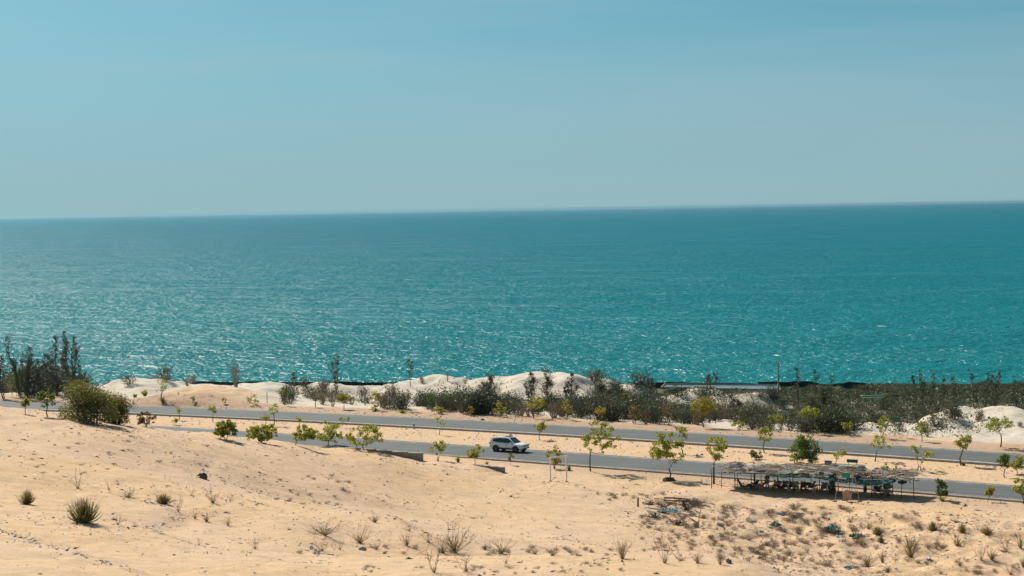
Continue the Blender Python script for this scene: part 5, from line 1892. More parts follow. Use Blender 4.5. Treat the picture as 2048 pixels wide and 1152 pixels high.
def motorbike(lab, x, y, rz, paint, seat_c=None):
    w = sh_w(x, y)
    root = thing('motorbike', lab, 'motorbike', (w.x, w.y, h1(w.x, w.y)), SH_R + rz, 'motorbikes parked under the palm-leaf shelter')
    for cx in (-.60, .62):
        wl = MB()
        n = 18
        prof = []
        vs, fs = [], []
        for k in range(n):
            an = 6.2832 * k / n
            for j in range(6):
                b_ = 6.2832 * j / 6
                rr = .245 + .05 * math.cos(b_)
                vs.append((cx + rr * math.cos(an), .045 * math.sin(b_), .295 + rr * math.sin(an)))
        for k in range(n):
            for j in range(6):
                k2, j2 = (k + 1) % n, (j + 1) % 6
                fs.append((k * 6 + j, k2 * 6 + j, k2 * 6 + j2, k * 6 + j2))
        wo = wl.add(vs, fs).build('front_wheel' if cx > 0 else 'rear_wheel', RUBM, root, smooth=True)
        rm = MB().lathe((cx, -.03, .295), (0, 1, 0), [(0, .05), (.06, .05)], 8)
        for k in range(5):
            an = k * 1.2566
            rm.box((cx + math.cos(an) * .11, 0, .295 + math.sin(an) * .11), (.20, .03, .035), ry=-an)
        rm.build('rim', CHR, wo)
    MB().box((-.25, 0, .62), (.95, .22, .22), ry=.12, taper=.8).build('rear_body', paint, root)
    MB().box((-.05, 0, .40), (.55, .24, .26), taper=.8).build('engine', pmat('engine_grey', (.06, .06, .06), (.1, .1, .1), .5), root)
    MB().blob((-.28, 0, .78), (.42, .13, .085), 4, .04, 12, 6).build('seat', BLK, root, smooth=True)
    MB().box((.36, 0, .62), (.10, .36, .52), ry=-.32, taper=.75).build('leg_shield', paint, root)
    MB().blob((.47, 0, .92), (.16, .15, .13), 6, .06, 10, 6).build('front_cowl', paint, root, smooth=True)
    MB().lathe((.58, 0, .92), (1, 0, -.1), [(0, .09), (.04, .08), (.05, .03)], 12).build('headlight', pmat('lamp_clear', (.5, .52, .52), (.4, .4, .4), .15, spec=.8), root)
    hb = MB().tube([(.30, -.33, 1.00), (.40, -.14, 1.01), (.42, 0, .99), (.40, .14, 1.01), (.30, .33, 1.00)], .016, 6).build('handlebar', BLK, root)
    for s in (-1, 1):
        mr = MB().tube([(.36, s * .22, 1.02), (.32, s * .28, 1.20)], .008, 4).build('mirror', BLK, root)
        MB().blob((.32, s * .29, 1.23), (.02, .055, .04), 2, .02, 8, 5).build('mirror_glass', CHR, mr)
        MB().tube([(.46, s * .07, .86), (.62, s * .06, .30)], .022, 6).build('fork_leg', CHR, root)
    MB().box((.62, 0, .60), (.30, .10, .03), ry=.1).build('front_mudguard', paint, root)
    MB().box((-.74, 0, .60), (.26, .12, .04), ry=-.5).build('rear_mudguard', BLK, root)
    MB().tube([(-.05, -.14, .28), (-.40, -.16, .30), (-.85, -.17, .40)], [.025, .04, .045], 7).build('exhaust', CHR, root, smooth=True)
    MB().box((-.77, 0, .70), (.06, .16, .07)).build('tail_light', pmat('red_lamp', (.28, .015, .015)), root)
    MB().tube([(-.10, .10, .30), (-.16, .28, .02)], .012, 4).build('kickstand', BLK, root)


def paint(nm, c):
    return pmat('paint_' + nm, c, tuple(v * .9 for v in c), .28, 2.0, spec=.6)


for lab, px, y, rz, pt in [
    ('motorbike with white and red front next to the standing person', 1534, 2.7, -1.9, paint('white_red', (.55, .50, .50))),
    ('dark blue motorbike right of the white and red one', 1549, 2.9, -1.7, paint('dark_blue', (.02, .04, .08))),
    ('black motorbike in the middle of the left row under the roof', 1563, 2.8, -1.75, paint('black', (.015, .015, .017))),
    ('silver-fronted motorbike right of the middle black one', 1573, 2.6, -1.6, paint('silver', (.35, .38, .40))),
    ('maroon motorbike near the thin front post', 1585, 2.9, -1.65, paint('maroon', (.22, .05, .07))),
    ('green motorbike seen side-on at the right end of the left row', 1600, 3.0, -.35, paint('green', (.02, .12, .09))),
    ('blue and white motorbike at the left of the middle pair', 1628, 2.9, -1.75, paint('blue_white', (.16, .26, .36))),
    ('dark motorbike at the right of the middle pair, before a hanging sheet', 1642, 2.7, -1.5, paint('charcoal', (.025, .03, .035))),
    ('dark green motorbike behind the swing with the green board', 1712, 2.6, -1.2, paint('dark_green', (.015, .05, .045))),
    ('black motorbike with blue tank, left of the right pair', 1741, 2.3, -.7, paint('deep_blue', (.02, .06, .14))),
    ('dark motorbike standing rightmost under the roof', 1758, 2.1, -1.0, paint('black2', (.018, .02, .022)))]:
    motorbike(lab, col_x(px + y * 2), y, rz, pt)

# hanging sheet, hammock, deck chairs, tables, stools under the roof
def in_shelter(name, lab, cat, px, y, rz=0.0, grp=None):
    x = col_x(px + y * 2)
    w = sh_w(x, y)
    return thing(name, lab, cat, (w.x, w.y, h1(w.x, w.y)), SH_R + rz, grp)


vs, fs = [], []
for i in range(9):
    for j in range(6):
        t, u = i / 8, j / 5
        vs.append((-.9 * t * (1 - .5 * u) + .4 * (1 - u), .12 * math.sin(i * 1.3) * u, 1.60 - 1.25 * u * (1 - .15 * t)))
for i in range(8):
    for j in range(5):
        a = i * 6 + j
        fs.append((a, a + 1, a + 7, a + 6))
r_ = in_shelter('hanging_sheet', 'dark teal sheet hanging beside the dark motorbike of the middle pair', 'sheet', 1644, 3.2)
MB().add(vs, fs).build('cloth', NETM, r_, smooth=True)
MB().tube([(.5, 0, 1.62), (-.6, 0, 1.64)], .015, 4).build('cord', THIN, r_)


def hammock(lab, px, y, mat, L_=2.2, z=1.0, sag=.55, rz=0.0):
    r = in_shelter('hammock', lab, 'hammock', px, y, rz)
    vs, fs = [], []
    n, k = 14, 6
    for i in range(n + 1):
        t = i / n
        wv = .42 * math.sin(math.pi * t) ** .6
        for j in range(k + 1):
            u = j / k * 2 - 1
            vs.append(((t - .5) * L_, u * wv, z - sag * math.sin(math.pi * t) + .22 * abs(u) ** 2 * math.sin(math.pi * t)))
    for i in range(n):
        for j in range(k):
            a = i * (k + 1) + j
            fs.append((a, a + k + 1, a + k + 2, a + 1))
    MB().add(vs, fs).build('sling', mat, r, smooth=True)
    for s in (-1, 1):
        MB().tube([(s * L_ / 2, 0, z), (s * (L_ / 2 + .55), 0, z + .45)], .015, 4).build('rope', TWIG_PALE, r)


hammock('dark red hammock slung low in front of the left motorbikes', 1554, 1.0, pmat('red_cloth', (.20, .025, .03), (.14, .02, .025), .85, 4.0), 1.7, .75, .38)
hammock('pale grey hammock slung at the left end of the shelter', 1507, .9, pmat('grey_cloth', (.34, .37, .40), (.24, .27, .30), .85, 3.0), 1.5, .80, .40, .1)


def lounge_chair(lab, px, y, rz, mat):
    r = in_shelter('lounge_chair', lab, 'chair', px, y, rz)
    prof = [(-.62, 1.02), (-.55, .98), (-.42, .70), (-.22, .40), (.10, .33), (.42, .42), (.62, .50)]
    vs, fs = [], []
    for x, z in prof:
        vs += [(x, -.34, z), (x, .34, z), (x + .02, -.34, z - .10), (x + .02, .34, z - .10)]
    for i in range(len(prof) - 1):
        a = i * 4
        fs += [(a, a + 4, a + 5, a + 1), (a + 2, a + 3, a + 7, a + 6), (a, a + 2, a + 6, a + 4), (a + 1, a + 5, a + 7, a + 3)]
    fs += [(0, 1, 3, 2), (4 * 6, 4 * 6 + 2, 4 * 6 + 3, 4 * 6 + 1)]
    MB().add(vs, fs).build('sling_seat', mat, r, smooth=True, sharp=50)
    for s in (-1, 1):
        MB().tube([(-.50, s * .37, .80), (.35, s * .37, .02)], .022, 5).build('leg', THIN, r)
        MB().tube([(.50, s * .37, .44), (-.35, s * .37, .02)], .022, 5).build('leg', THIN, r)
        MB().tube([(-.40, s * .37, .62), (.40, s * .37, .60)], .022, 5).build('armrest', THIN, r)


DKC = pmat('dark_canvas', (.022, .038, .040), (.035, .055, .055), .8, 4.0)
lounge_chair('dark padded lounge chair at the far left edge of the shelter shade', 1483, .5, .1, DKC)
lounge_chair('second dark lounge chair turned to the left, beside the grey hammock', 1497, 1.2, 2.9, DKC)
lounge_chair('brown sling chair between grey hammock and standing person', 1510, 1.6, 3.2, pmat('brown_canvas', (.09, .065, .045), (.13, .09, .06), .8, 4.0))


def low_table(lab, px, y, c, w=.8):
    r = in_shelter('low_table', lab, 'table', px, y, .1)
    MB().box((0, 0, .48), (w, .5, .05)).build('top', c, r)
    for sx in (-1, 1):
        for sy in (-1, 1):
            MB().tube([(sx * w * .42, sy * .2, 0), (sx * w * .42, sy * .2, .46)], .02, 5).build('leg', c, r)


WOODP = pmat('pale_wood', (.45, .37, .27), (.36, .28, .2), .7, 5.0)
low_table('low pale table in the sun patch beside the red hammock', 1532, 1.5, WOODP)
low_table('low wooden table among the left motorbikes', 1562, 1.4, WOODP, .7)
low_table('low bench-like table at the right end of the shelter', 1768, 1.2, WOODP, .9)


def stool(lab, px, y, c):
    r = in_shelter('plastic_stool', lab, 'stool', px, y, .2)
    MB().box((0, 0, .34), (.30, .30, .04)).build('seat', c, r)
    for sx in (-1, 1):
        for sy in (-1, 1):
            MB().tube([(sx * .15, sy * .15, 0), (sx * .11, sy * .11, .33)], .02, 4).build('leg', c, r)


STW = pmat('pale_plastic', (.50, .48, .42), (.42, .40, .36), .5, 5.0)
for px, y, lab in [(1514, .9, 'pale stool by the standing person'), (1572, .9, 'pale stool in front of the silver-fronted motorbike'), (1588, 1.1, 'pale stool left of the thin tall front post'),
                   (1622, .8, 'pale stool below the blue and white motorbike'), (1680, 1.3, 'pale stool right of the seated person'), (1727, .9, 'pale stool left of the right motorbike pair')]:
    stool(lab, px, y, STW)

# ------------------------------------------------------------------ people under the roof
SKIN = pmat('skin', (.22, .13, .085), (.19, .11, .07), .6, 8.0)
HAIR = pmat('dark_hair', (.012, .010, .009), (.02, .017, .015), .6, 12.0)


def skinned(name, chains, mat, parent, root_i=0):
    """chains: list of [(point, radius), ...]; a chain may start on an earlier point"""
    V, E, R = [], [], []
    idx_ = {}
    for ch in chains:
        prev = None
        for p, r in ch:
            k = tuple(round(c, 4) for c in p)
            if k not in idx_:
                idx_[k] = len(V)
                V.append(p); R.append(r)
            i = idx_[k]
            if prev is not None:
                E.append((prev, i))
            prev = i
    me = bpy.data.meshes.new(name)
    me.from_pydata(V, E, [])
    me.materials.append(mat)
    o = bpy.data.objects.new(name, me)
    COL.objects.link(o)
    o.parent = parent
    sk = o.modifiers.new('skin', 'SKIN')
    sk.use_smooth_shade = True
    sv = me.skin_vertices[0].data
    for i, r in enumerate(R):
        sv[i].radius = (r, r)
        sv[i].use_root = (i == root_i)
    o.modifiers.new('sub', 'SUBSURF').levels = 1
    o.modifiers['sub'].render_levels = 1
    return o


def person(lab, px, y, rz, shirt, trousers, seated):
    r = in_shelter('person', lab, 'person', px, y, rz)
    hip = Vector((0, 0, .47 if seated else .92))
    chest = hip + Vector((.10 if seated else .02, 0, .32))
    neck = chest + Vector((.06 if seated else .0, 0, .22))
    head = neck + Vector((.04, 0, .13))
    ch = [[(tuple(hip), .13), (tuple(chest), .15), (tuple(neck), .055), (tuple(head), .095), (tuple(head + Vector((.01, 0, .10))), .085)]]
    sh_, tr_ = [[(tuple(hip + Vector((0, 0, .02))), .145), (tuple(chest), .165), (tuple(neck - Vector((0, 0, .04))), .09)]], []
    for s in (-1, 1):
        hj = hip + Vector((0, s * .09, -.02))
        if seated:
            kn = hip + Vector((.42, s * .14, .05)); an = hip + Vector((.36, s * .14, -.38)); toe = an + Vector((.16, 0, -.05))
        else:
            kn = hip + Vector((.03, s * .10, -.44)); an = hip + Vector((0, s * .11, -.83)); toe = an + Vector((.15, s * .02, -.05))
        ch.append([(tuple(hip), .13), (tuple(hj), .10), (tuple(kn), .065), (tuple(an), .042), (tuple(toe), .035)])
        tr_.append([(tuple(hip + Vector((0, 0, .0))), .15), (tuple(hj), .115), (tuple(kn), .08), (tuple(an + Vector((0, 0, .03))), .06)])
        sj = chest + Vector((0, s * .19, .12))
        el = sj + (Vector((.12, s * .06, -.26)) if seated else Vector((-.02, s * .05, -.28)))
        wr = el + (Vector((.22, -s * .08, -.06)) if seated else Vector((.08, -s * .01, -.25)))
        pm = wr + (wr - el).normalized() * .07
        ch.append([(tuple(chest), .15), (tuple(sj), .06), (tuple(el), .042), (tuple(wr), .028), (tuple(pm), .030)])
        d = (wr - el).normalized()
        sd = d.cross(Vector((0, 0, 1)) if abs(d.z) < .8 else Vector((1, 0, 0))).normalized()
        for k, (o_, l_) in enumerate([(-.03, .06), (-.01, .075), (.01, .07), (.03, .055)]):
            ch.append([(tuple(pm), .030), (tuple(pm + sd * o_ + d * l_ * .5), .009), (tuple(pm + sd * o_ + d * l_ + Vector((0, 0, -.02))), .008)])
        ch.append([(tuple(wr), .028), (tuple(wr + sd * .035 + d * .04), .011), (tuple(wr + sd * .045 + d * .075), .009)])
        sh_.append([(tuple(chest), .165), (tuple(sj), .075), (tuple(sj.lerp(el, .75)), .06)])
    skinned('body', ch, SKIN, r)
    skinned('shirt', sh_, shirt, r)
    skinned('trousers', tr_, trousers, r)
    MB().blob(tuple(head + Vector((-.015, 0, .07))), (.112, .098, .11), 9, .05, 12, 8, flat=.25).build('hair', HAIR, r, smooth=True)
    fc = MB().box(tuple(head + Vector((.105, 0, .02))), (.03, .025, .04)).build('nose', SKIN, r)
    for s in (-1, 1):
        MB().blob(tuple(head + Vector((.085, s * .035, .045))), (.012, .014, .010), 1, 0, 8, 5).build('eye', HAIR, r)


DK = pmat('dark_cloth', (.020, .026, .030), (.03, .036, .04), .85, 6.0)
DK2 = pmat('dark_navy_cloth', (.018, .022, .038), (.026, .03, .045), .85, 6.0)
person('person in dark clothes standing left of the parked motorbikes', 1521, 1.7, -1.2, DK, DK2, False)
person('person in dark clothes sitting on a stool in the middle of the shelter', 1657, 1.5, -1.7, DK2, DK, True)
stool('stool under the seated person in the middle of the shelter', 1657, 1.5, THIN)

# ------------------------------------------------------------------ basket swing with the green board
p = on_ground(1694, 1003)
s = m_per_px(p.y)
sw = thing('basket_swing', 'basket swing with pale metal legs and a green board on top', 'swing', p, SH_R * .9)
PALE = pmat('pale_metal', (.50, .48, .38), (.38, .36, .28), .5, 4.0)
tops = {}
H = 2.45
for k, (bx, by, tx, ty) in enumerate([(-1.18, -.35, -.80, .0), (-.45, .55, -.62, .05), (.50, -.65, .62, -.05), (1.25, .15, .82, .0)]):
    w = p + Matrix.Rotation(SH_R * .9, 3, 'Z') @ Vector((bx, by, 0))
    g = h1(w.x, w.y) - p.z
    MB().tube([(bx, by, g - .05), (tx, ty, H)], .026, 6).build('leg', PALE, sw)
    MB().lathe((bx, by, g - .05), (0, 0, 1), [(0, .24), (.12, .22), (.16, .12)], 12).build('foot_block', DARKSTONE, sw)
for a_, b_ in (((-1.0, -.18, 1.0), (-.54, .32, 1.0)), ((.56, -.35, .95), (1.02, .08, .95))):
    MB().tube([a_, b_], .022, 5).build('brace', PALE, sw)
MB().tube([(-.85, .0, H), (.85, .0, H)], .03, 6).build('top_bar', PALE, sw)
MB().box((-.08, -.02, H + .22), (.86, .04, .50)).build('sign_board', pmat('green_sign', (.015, .24, .18), (.02, .27, .20), .55, 2.0), sw)
for x in (-.2, .15):
    MB().tube([(x, 0, H), (x * .8, -.05, 1.15)], .010, 4).build('chain', PALE, sw)
PINK = pmat('pink_wicker', (.55, .38, .33), (.42, .27, .23), .7, 10.0, bump=.4)
bk = MB()
vs, fs = [], []
n, k = 16, 6
for j in range(k + 1):
    ph = (j / k) * 1.15
    for i in range(n):
        an = 6.2832 * i / n
        vs.append((.38 * math.sin(ph) / math.sin(1.15) * math.cos(an), .38 * math.cos(ph) - .15, .62 + .56 * math.sin(ph) / math.sin(1.15) * math.sin(an)))
for j in range(k):
    for i in range(n):
        i2 = (i + 1) % n
        fs.append((j * n + i, j * n + i2, (j + 1) * n + i2, (j + 1) * n + i))
seat = bk.add(vs, fs).build('basket', PINK, sw, smooth=True)
MB().tube([(.38 * math.cos(t), .02, .62 + .56 * math.sin(t)) for t in np.linspace(0, 6.2832, 21)], .03, 5, cap=False).build('basket_rim', PINK, seat)

# ------------------------------------------------------------------ turquoise boat on the median behind the roof
cb = on_plane(1694, 944)
TQ = pmat('boat_turquoise', (.012, .19, .22), (.02, .25, .28), .45, 2.0)
TQD = pmat('boat_dark_teal', (.008, .085, .105), (.012, .11, .13), .5, 2.0)
TQB = pmat('boat_blue', (.012, .12, .22), (.02, .17, .29), .5, 2.0)
PGR = pmat('boat_pale_green', (.26, .36, .24), (.33, .42, .28), .6, 3.0)
bt = thing('wooden_boat', 'turquoise painted wooden boat standing behind the palm-leaf roof', 'boat', (cb.x, cb.y, h1(cb.x, cb.y)), SH_R)
st = [(-2.0, .35, .95, .40), (-1.5, .25, .90, .62), (0, .2, .86, .74), (1.4, .2, .82, .70), (1.9, .3, .84, .55)]
vs, fs = [], []
for x, zb, zt, hw in st:
    vs += [(x, -hw * .55, zb), (x, -hw, zt), (x, hw, zt), (x, hw * .55, zb)]
for i in range(4):
    a = i * 4
    for k in range(4):
        fs.append((a + k, a + (k + 1) % 4, a + 4 + (k + 1) % 4, a + 4 + k))
fs += [(3, 2, 1, 0), (16, 17, 18, 19)]
hull = MB().add(vs, fs).build('hull', TQD, bt)
MB().box((-.1, 0, .885), (2.9, .95, .03)).build('deck', PGR, bt)
for sy in (-1, 1):
    MB().tube([(-2.0, sy * .40, .97), (-1.5, sy * .62, .93), (0, sy * .74, .89), (1.4, sy * .70, .85), (1.9, sy * .55, .87)], .05, 6).build('gunwale', pmat('boat_rail', (.10, .36, .38), (.14, .42, .44), .5, 3.0), bt)
MB().box((-2.2, .25, 1.08), (.75, .5, .42), rz=.1).build('stern_box', TQB, bt)
MB().add([(1.72, -.6, .92), (2.35, -.55, .45), (2.35, .5, .45), (1.72, .6, .92), (1.72, -.6, .72), (2.35, -.55, .30), (2.35, .5, .30), (1.72, .6, .72)], [(0, 1, 2, 3), (7, 6, 5, 4), (0, 4, 5, 1), (1, 5, 6, 2), (2, 6, 7, 3), (3, 7, 4, 0)]).build('bow_flap', TQB, bt)
MB().box((.35, 1.0, 1.28), (1.25, .12, .36)).build('back_board', TQD, bt)
for x in (-.1, .8):
    MB().tube([(x, 1.0, 0), (x, 1.0, 1.15)], .03, 5).build('board_post', TQD, bt)
for x in (-1.2, .2, 1.3):
    MB().box((x, 0, .12), (.16, 1.1, .5)).build('support', THIN, bt)

# ------------------------------------------------------------------ heap of poles and torn blue tarpaulin
DPOLE = pmat('grey_driftwood', (.15, .125, .10), (.26, .225, .185), .9, 3.0, bump=.3)
PILE = 'loose poles heaped left of the shelter'
for i, (x0, y0, x1, y1, r, z0, z1, lab) in enumerate([
    (1329, 1000, 1376, 1003, .085, .16, .2, 'thick dark pole lying topmost at the back of the heap'),
    (1328, 1003, 1376, 1005, .07, .08, .1, 'second pole lying just below the topmost back one'),
    (1308, 999, 1332, 1002, .03, .1, .1, 'thin stick at the upper left of the pole heap'),
    (1376, 1004, 1430, 1011, .03, .15, .12, 'thin long stick at the upper right of the pole heap'),
    (1392, 1013, 1420, 1016, .075, .2, .14, 'short thick pole end at the right of the heap'),
    (1338, 1009, 1372, 1016, .06, .15, .2, 'dark pole slanting down in the middle of the heap'),
    (1340, 1008, 1378, 1005, .04, .15, .2, 'pale stick crossing the middle of the heap'),
    (1296, 1019, 1406, 1042, .075, .15, .3, 'longest dark pole running right below the blue tarpaulin'),
    (1294, 1024, 1330, 1035, .05, .1, .1, 'grey pole at the lower left of the heap'),
    (1360, 1031, 1396, 1048, .055, .28, .1, 'pale grey pole slanting off the heap to the lower right'),
    (1325, 1034, 1342, 1041, .06, .08, .08, 'short greenish log below the tarpaulin')]):
    a, b = on_ground(x0, y0), on_ground(x1, y1)
    o = MB().tube([(0, 0, z0), (b - a) * .5 + Vector((0, 0, (z0 + z1) / 2 + .03)), (b - a) + Vector((0, 0, z1))], [r, r, r * .8], 7).build('pole', DPOLE if i % 3 else THIN, smooth=True, sharp=50)
    o.location = a
    tag(o, lab, 'pole', PILE)
p = on_ground(1396, 1056)
o = MB().tube([(0, 0, -.2), (.12, 0, 1.0), (.4, .0, 2.3)], [.04, .035, .025], 6).build('stake', DPOLE, smooth=True)
o.location = p
tag(o, 'slanting stake planted in the sand at the right of the pole heap', 'stake')
p = on_ground(1276, 1014)
o = MB().tube([(0, 0, -.2), (.0, 0, .5), (.03, .0, .95)], [.10, .09, .08], 7).build('stump', THIN, smooth=True)
o.location = p
tag(o, 'short dark stump at the left end of the pole heap', 'stump')

TARP = pmat('blue_tarpaulin', (.010, .14, .19), (.02, .21, .26), .5, 3.0)


def tarp(lab, px, py, wp, dp, hp, seed, mat=None, rz=0.0, Z=0.0):
    p = on_ground(px, py)
    s = m_per_px(p.y)
    r = np.random.RandomState(seed)
    n, k = 14, 8
    vs, fs = [], []
    W, D, Hh = wp * s, dp, hp * s
    for i in range(n + 1):
        for j in range(k + 1):
            t, u = i / n - .5, j / k - .5
            e = max(0.0, 1 - (2 * t) ** 2) * max(0, 1 - (2 * u) ** 2)
            x = t * W * (1 + .25 * math.sin(j * 1.7 + seed)) + r.uniform(-.03, .03) * W
            y = u * D * (1 + .3 * math.sin(i * 1.1 + seed * 2)) + r.uniform(-.03, .03) * D
            vs.append((x, y, .03 + Hh * (.25 + .75 * e ** .5) * (.55 + .45 * math.sin(i * 1.9 + j * 1.3 + seed)) * r.uniform(.6, 1.1)))
    for i in range(n):
        for j in range(k):
            a = i * (k + 1) + j
            fs.append((a, a + k + 1, a + k + 2, a + 1))
    o = MB().add(vs, fs).build('tarpaulin', mat or TARP, smooth=True, sharp=40)
    o.location = (p.x, p.y, p.z + Z)
    o.rotation_euler = (0, 0, rz)
    return tag(o, lab, 'tarpaulin')


tarp('crumpled blue tarpaulin on the pole heap', 1337, 1027, 40, 1.1, 9, 3, rz=-.25, Z=.1)
tarp('dark blue cloth rag at the right foot of the pole heap', 1384, 1033, 12, .6, 6, 8, DKC)
tarp('small blue scrap right of the pole heap', 1441, 1053, 16, .5, 5, 4, rz=-.2)
tarp('small blue scrap below the shelter at the top of the litter slope', 1560, 1029, 15, .5, 5, 5, rz=-.4)
tarp('teal tarpaulin half buried in the middle of the litter slope', 1551, 1052, 14, 1.0, 9, 6, pmat('teal_tarp', (.012, .08, .08), (.02, .11, .11), .6, 3.0), rz=.5)
tarp('little teal scrap left of the half-buried tarpaulin', 1523, 1065, 8, .4, 4, 9)
tarp('teal tarpaulin lump, the largest on the litter slope below the swing', 1663, 1062, 26, 1.2, 14, 7, pmat('teal_tarp', (.012, .08, .08)), rz=-.2)
tarp('narrow blue strip trailing below the largest tarpaulin lump', 1676, 1076, 6, 1.5, 3, 12, rz=-.2)
tarp('dark teal heap under dry weeds right of the litter slope', 1714, 1075, 27, 1.0, 11, 13, pmat('teal_tarp', (.012, .08, .08)))
tarp('teal scrap at the lower right corner of the litter slope', 1703, 1137, 26, .8, 6, 14, pmat('teal_tarp', (.012, .08, .08)))
tarp('small dark sack by the lip of the near dune', 1458, 1127, 9, .5, 9, 15, DKC)
tarp('white paper scrap on the right sand slope', 1857, 1119, 12, .4, 3, 16, pmat('pale_scrap', (.5, .52, .55), (.4, .42, .45), .5))
tarp('tiny bright green wrapper on the litter slope', 1579, 1041, 6, .3, 4, 17, pmat('lime_scrap', (.35, .55, .15), (.45, .6, .3), .4))
tarp('tiny white wrapper at the upper edge of the litter slope', 1552, 1014, 4, .25, 3, 18, pmat('pale_scrap', (.5, .52, .55)))
tarp('tiny blue scrap alone on bare sand at right', 1902, 1031, 6, .3, 3, 19)
tarp('small grey-white rag on the left of the litter slope', 1507, 1044, 10, .4, 5, 20, pmat('pale_scrap', (.5, .52, .55)))

BRUSH = pmat('dark_brush', (.055, .045, .038), (.10, .08, .065), .95, 4.0)
for i, (px, py, wp, hp, lab) in enumerate([(1372, 1020, 64, 18, 'dark tangled brush heap in the middle of the loose poles'), (1330, 1014, 60, 12, 'low brush heap behind the blue tarpaulin'),
                                          (1392, 1010, 40, 13, 'small dark brush heap at the upper right of the loose poles'), (1300, 1010, 50, 9, 'thin brushwood by the dark stump'),
                                          (1355, 1050, 80, 9, 'scattered brushwood below the loose poles'), (1310, 1036, 60, 8, 'thin brushwood at the lower left of the loose poles')]):
    p = on_ground(px, py)
    s_ = m_per_px(p.y)
    o = link('brush_heap', twig_mesh(760 + i, 22, 1.0, 1.6, .022, 4, 2, .5), BRUSH)
    o.location = p
    o.scale = (wp * s_ / 1.7, wp * s_ / 2.2, hp * s_ * 1.3)
    o.rotation_euler = (0, 0, i * 1.3)
    tag(o, lab, 'brushwood')
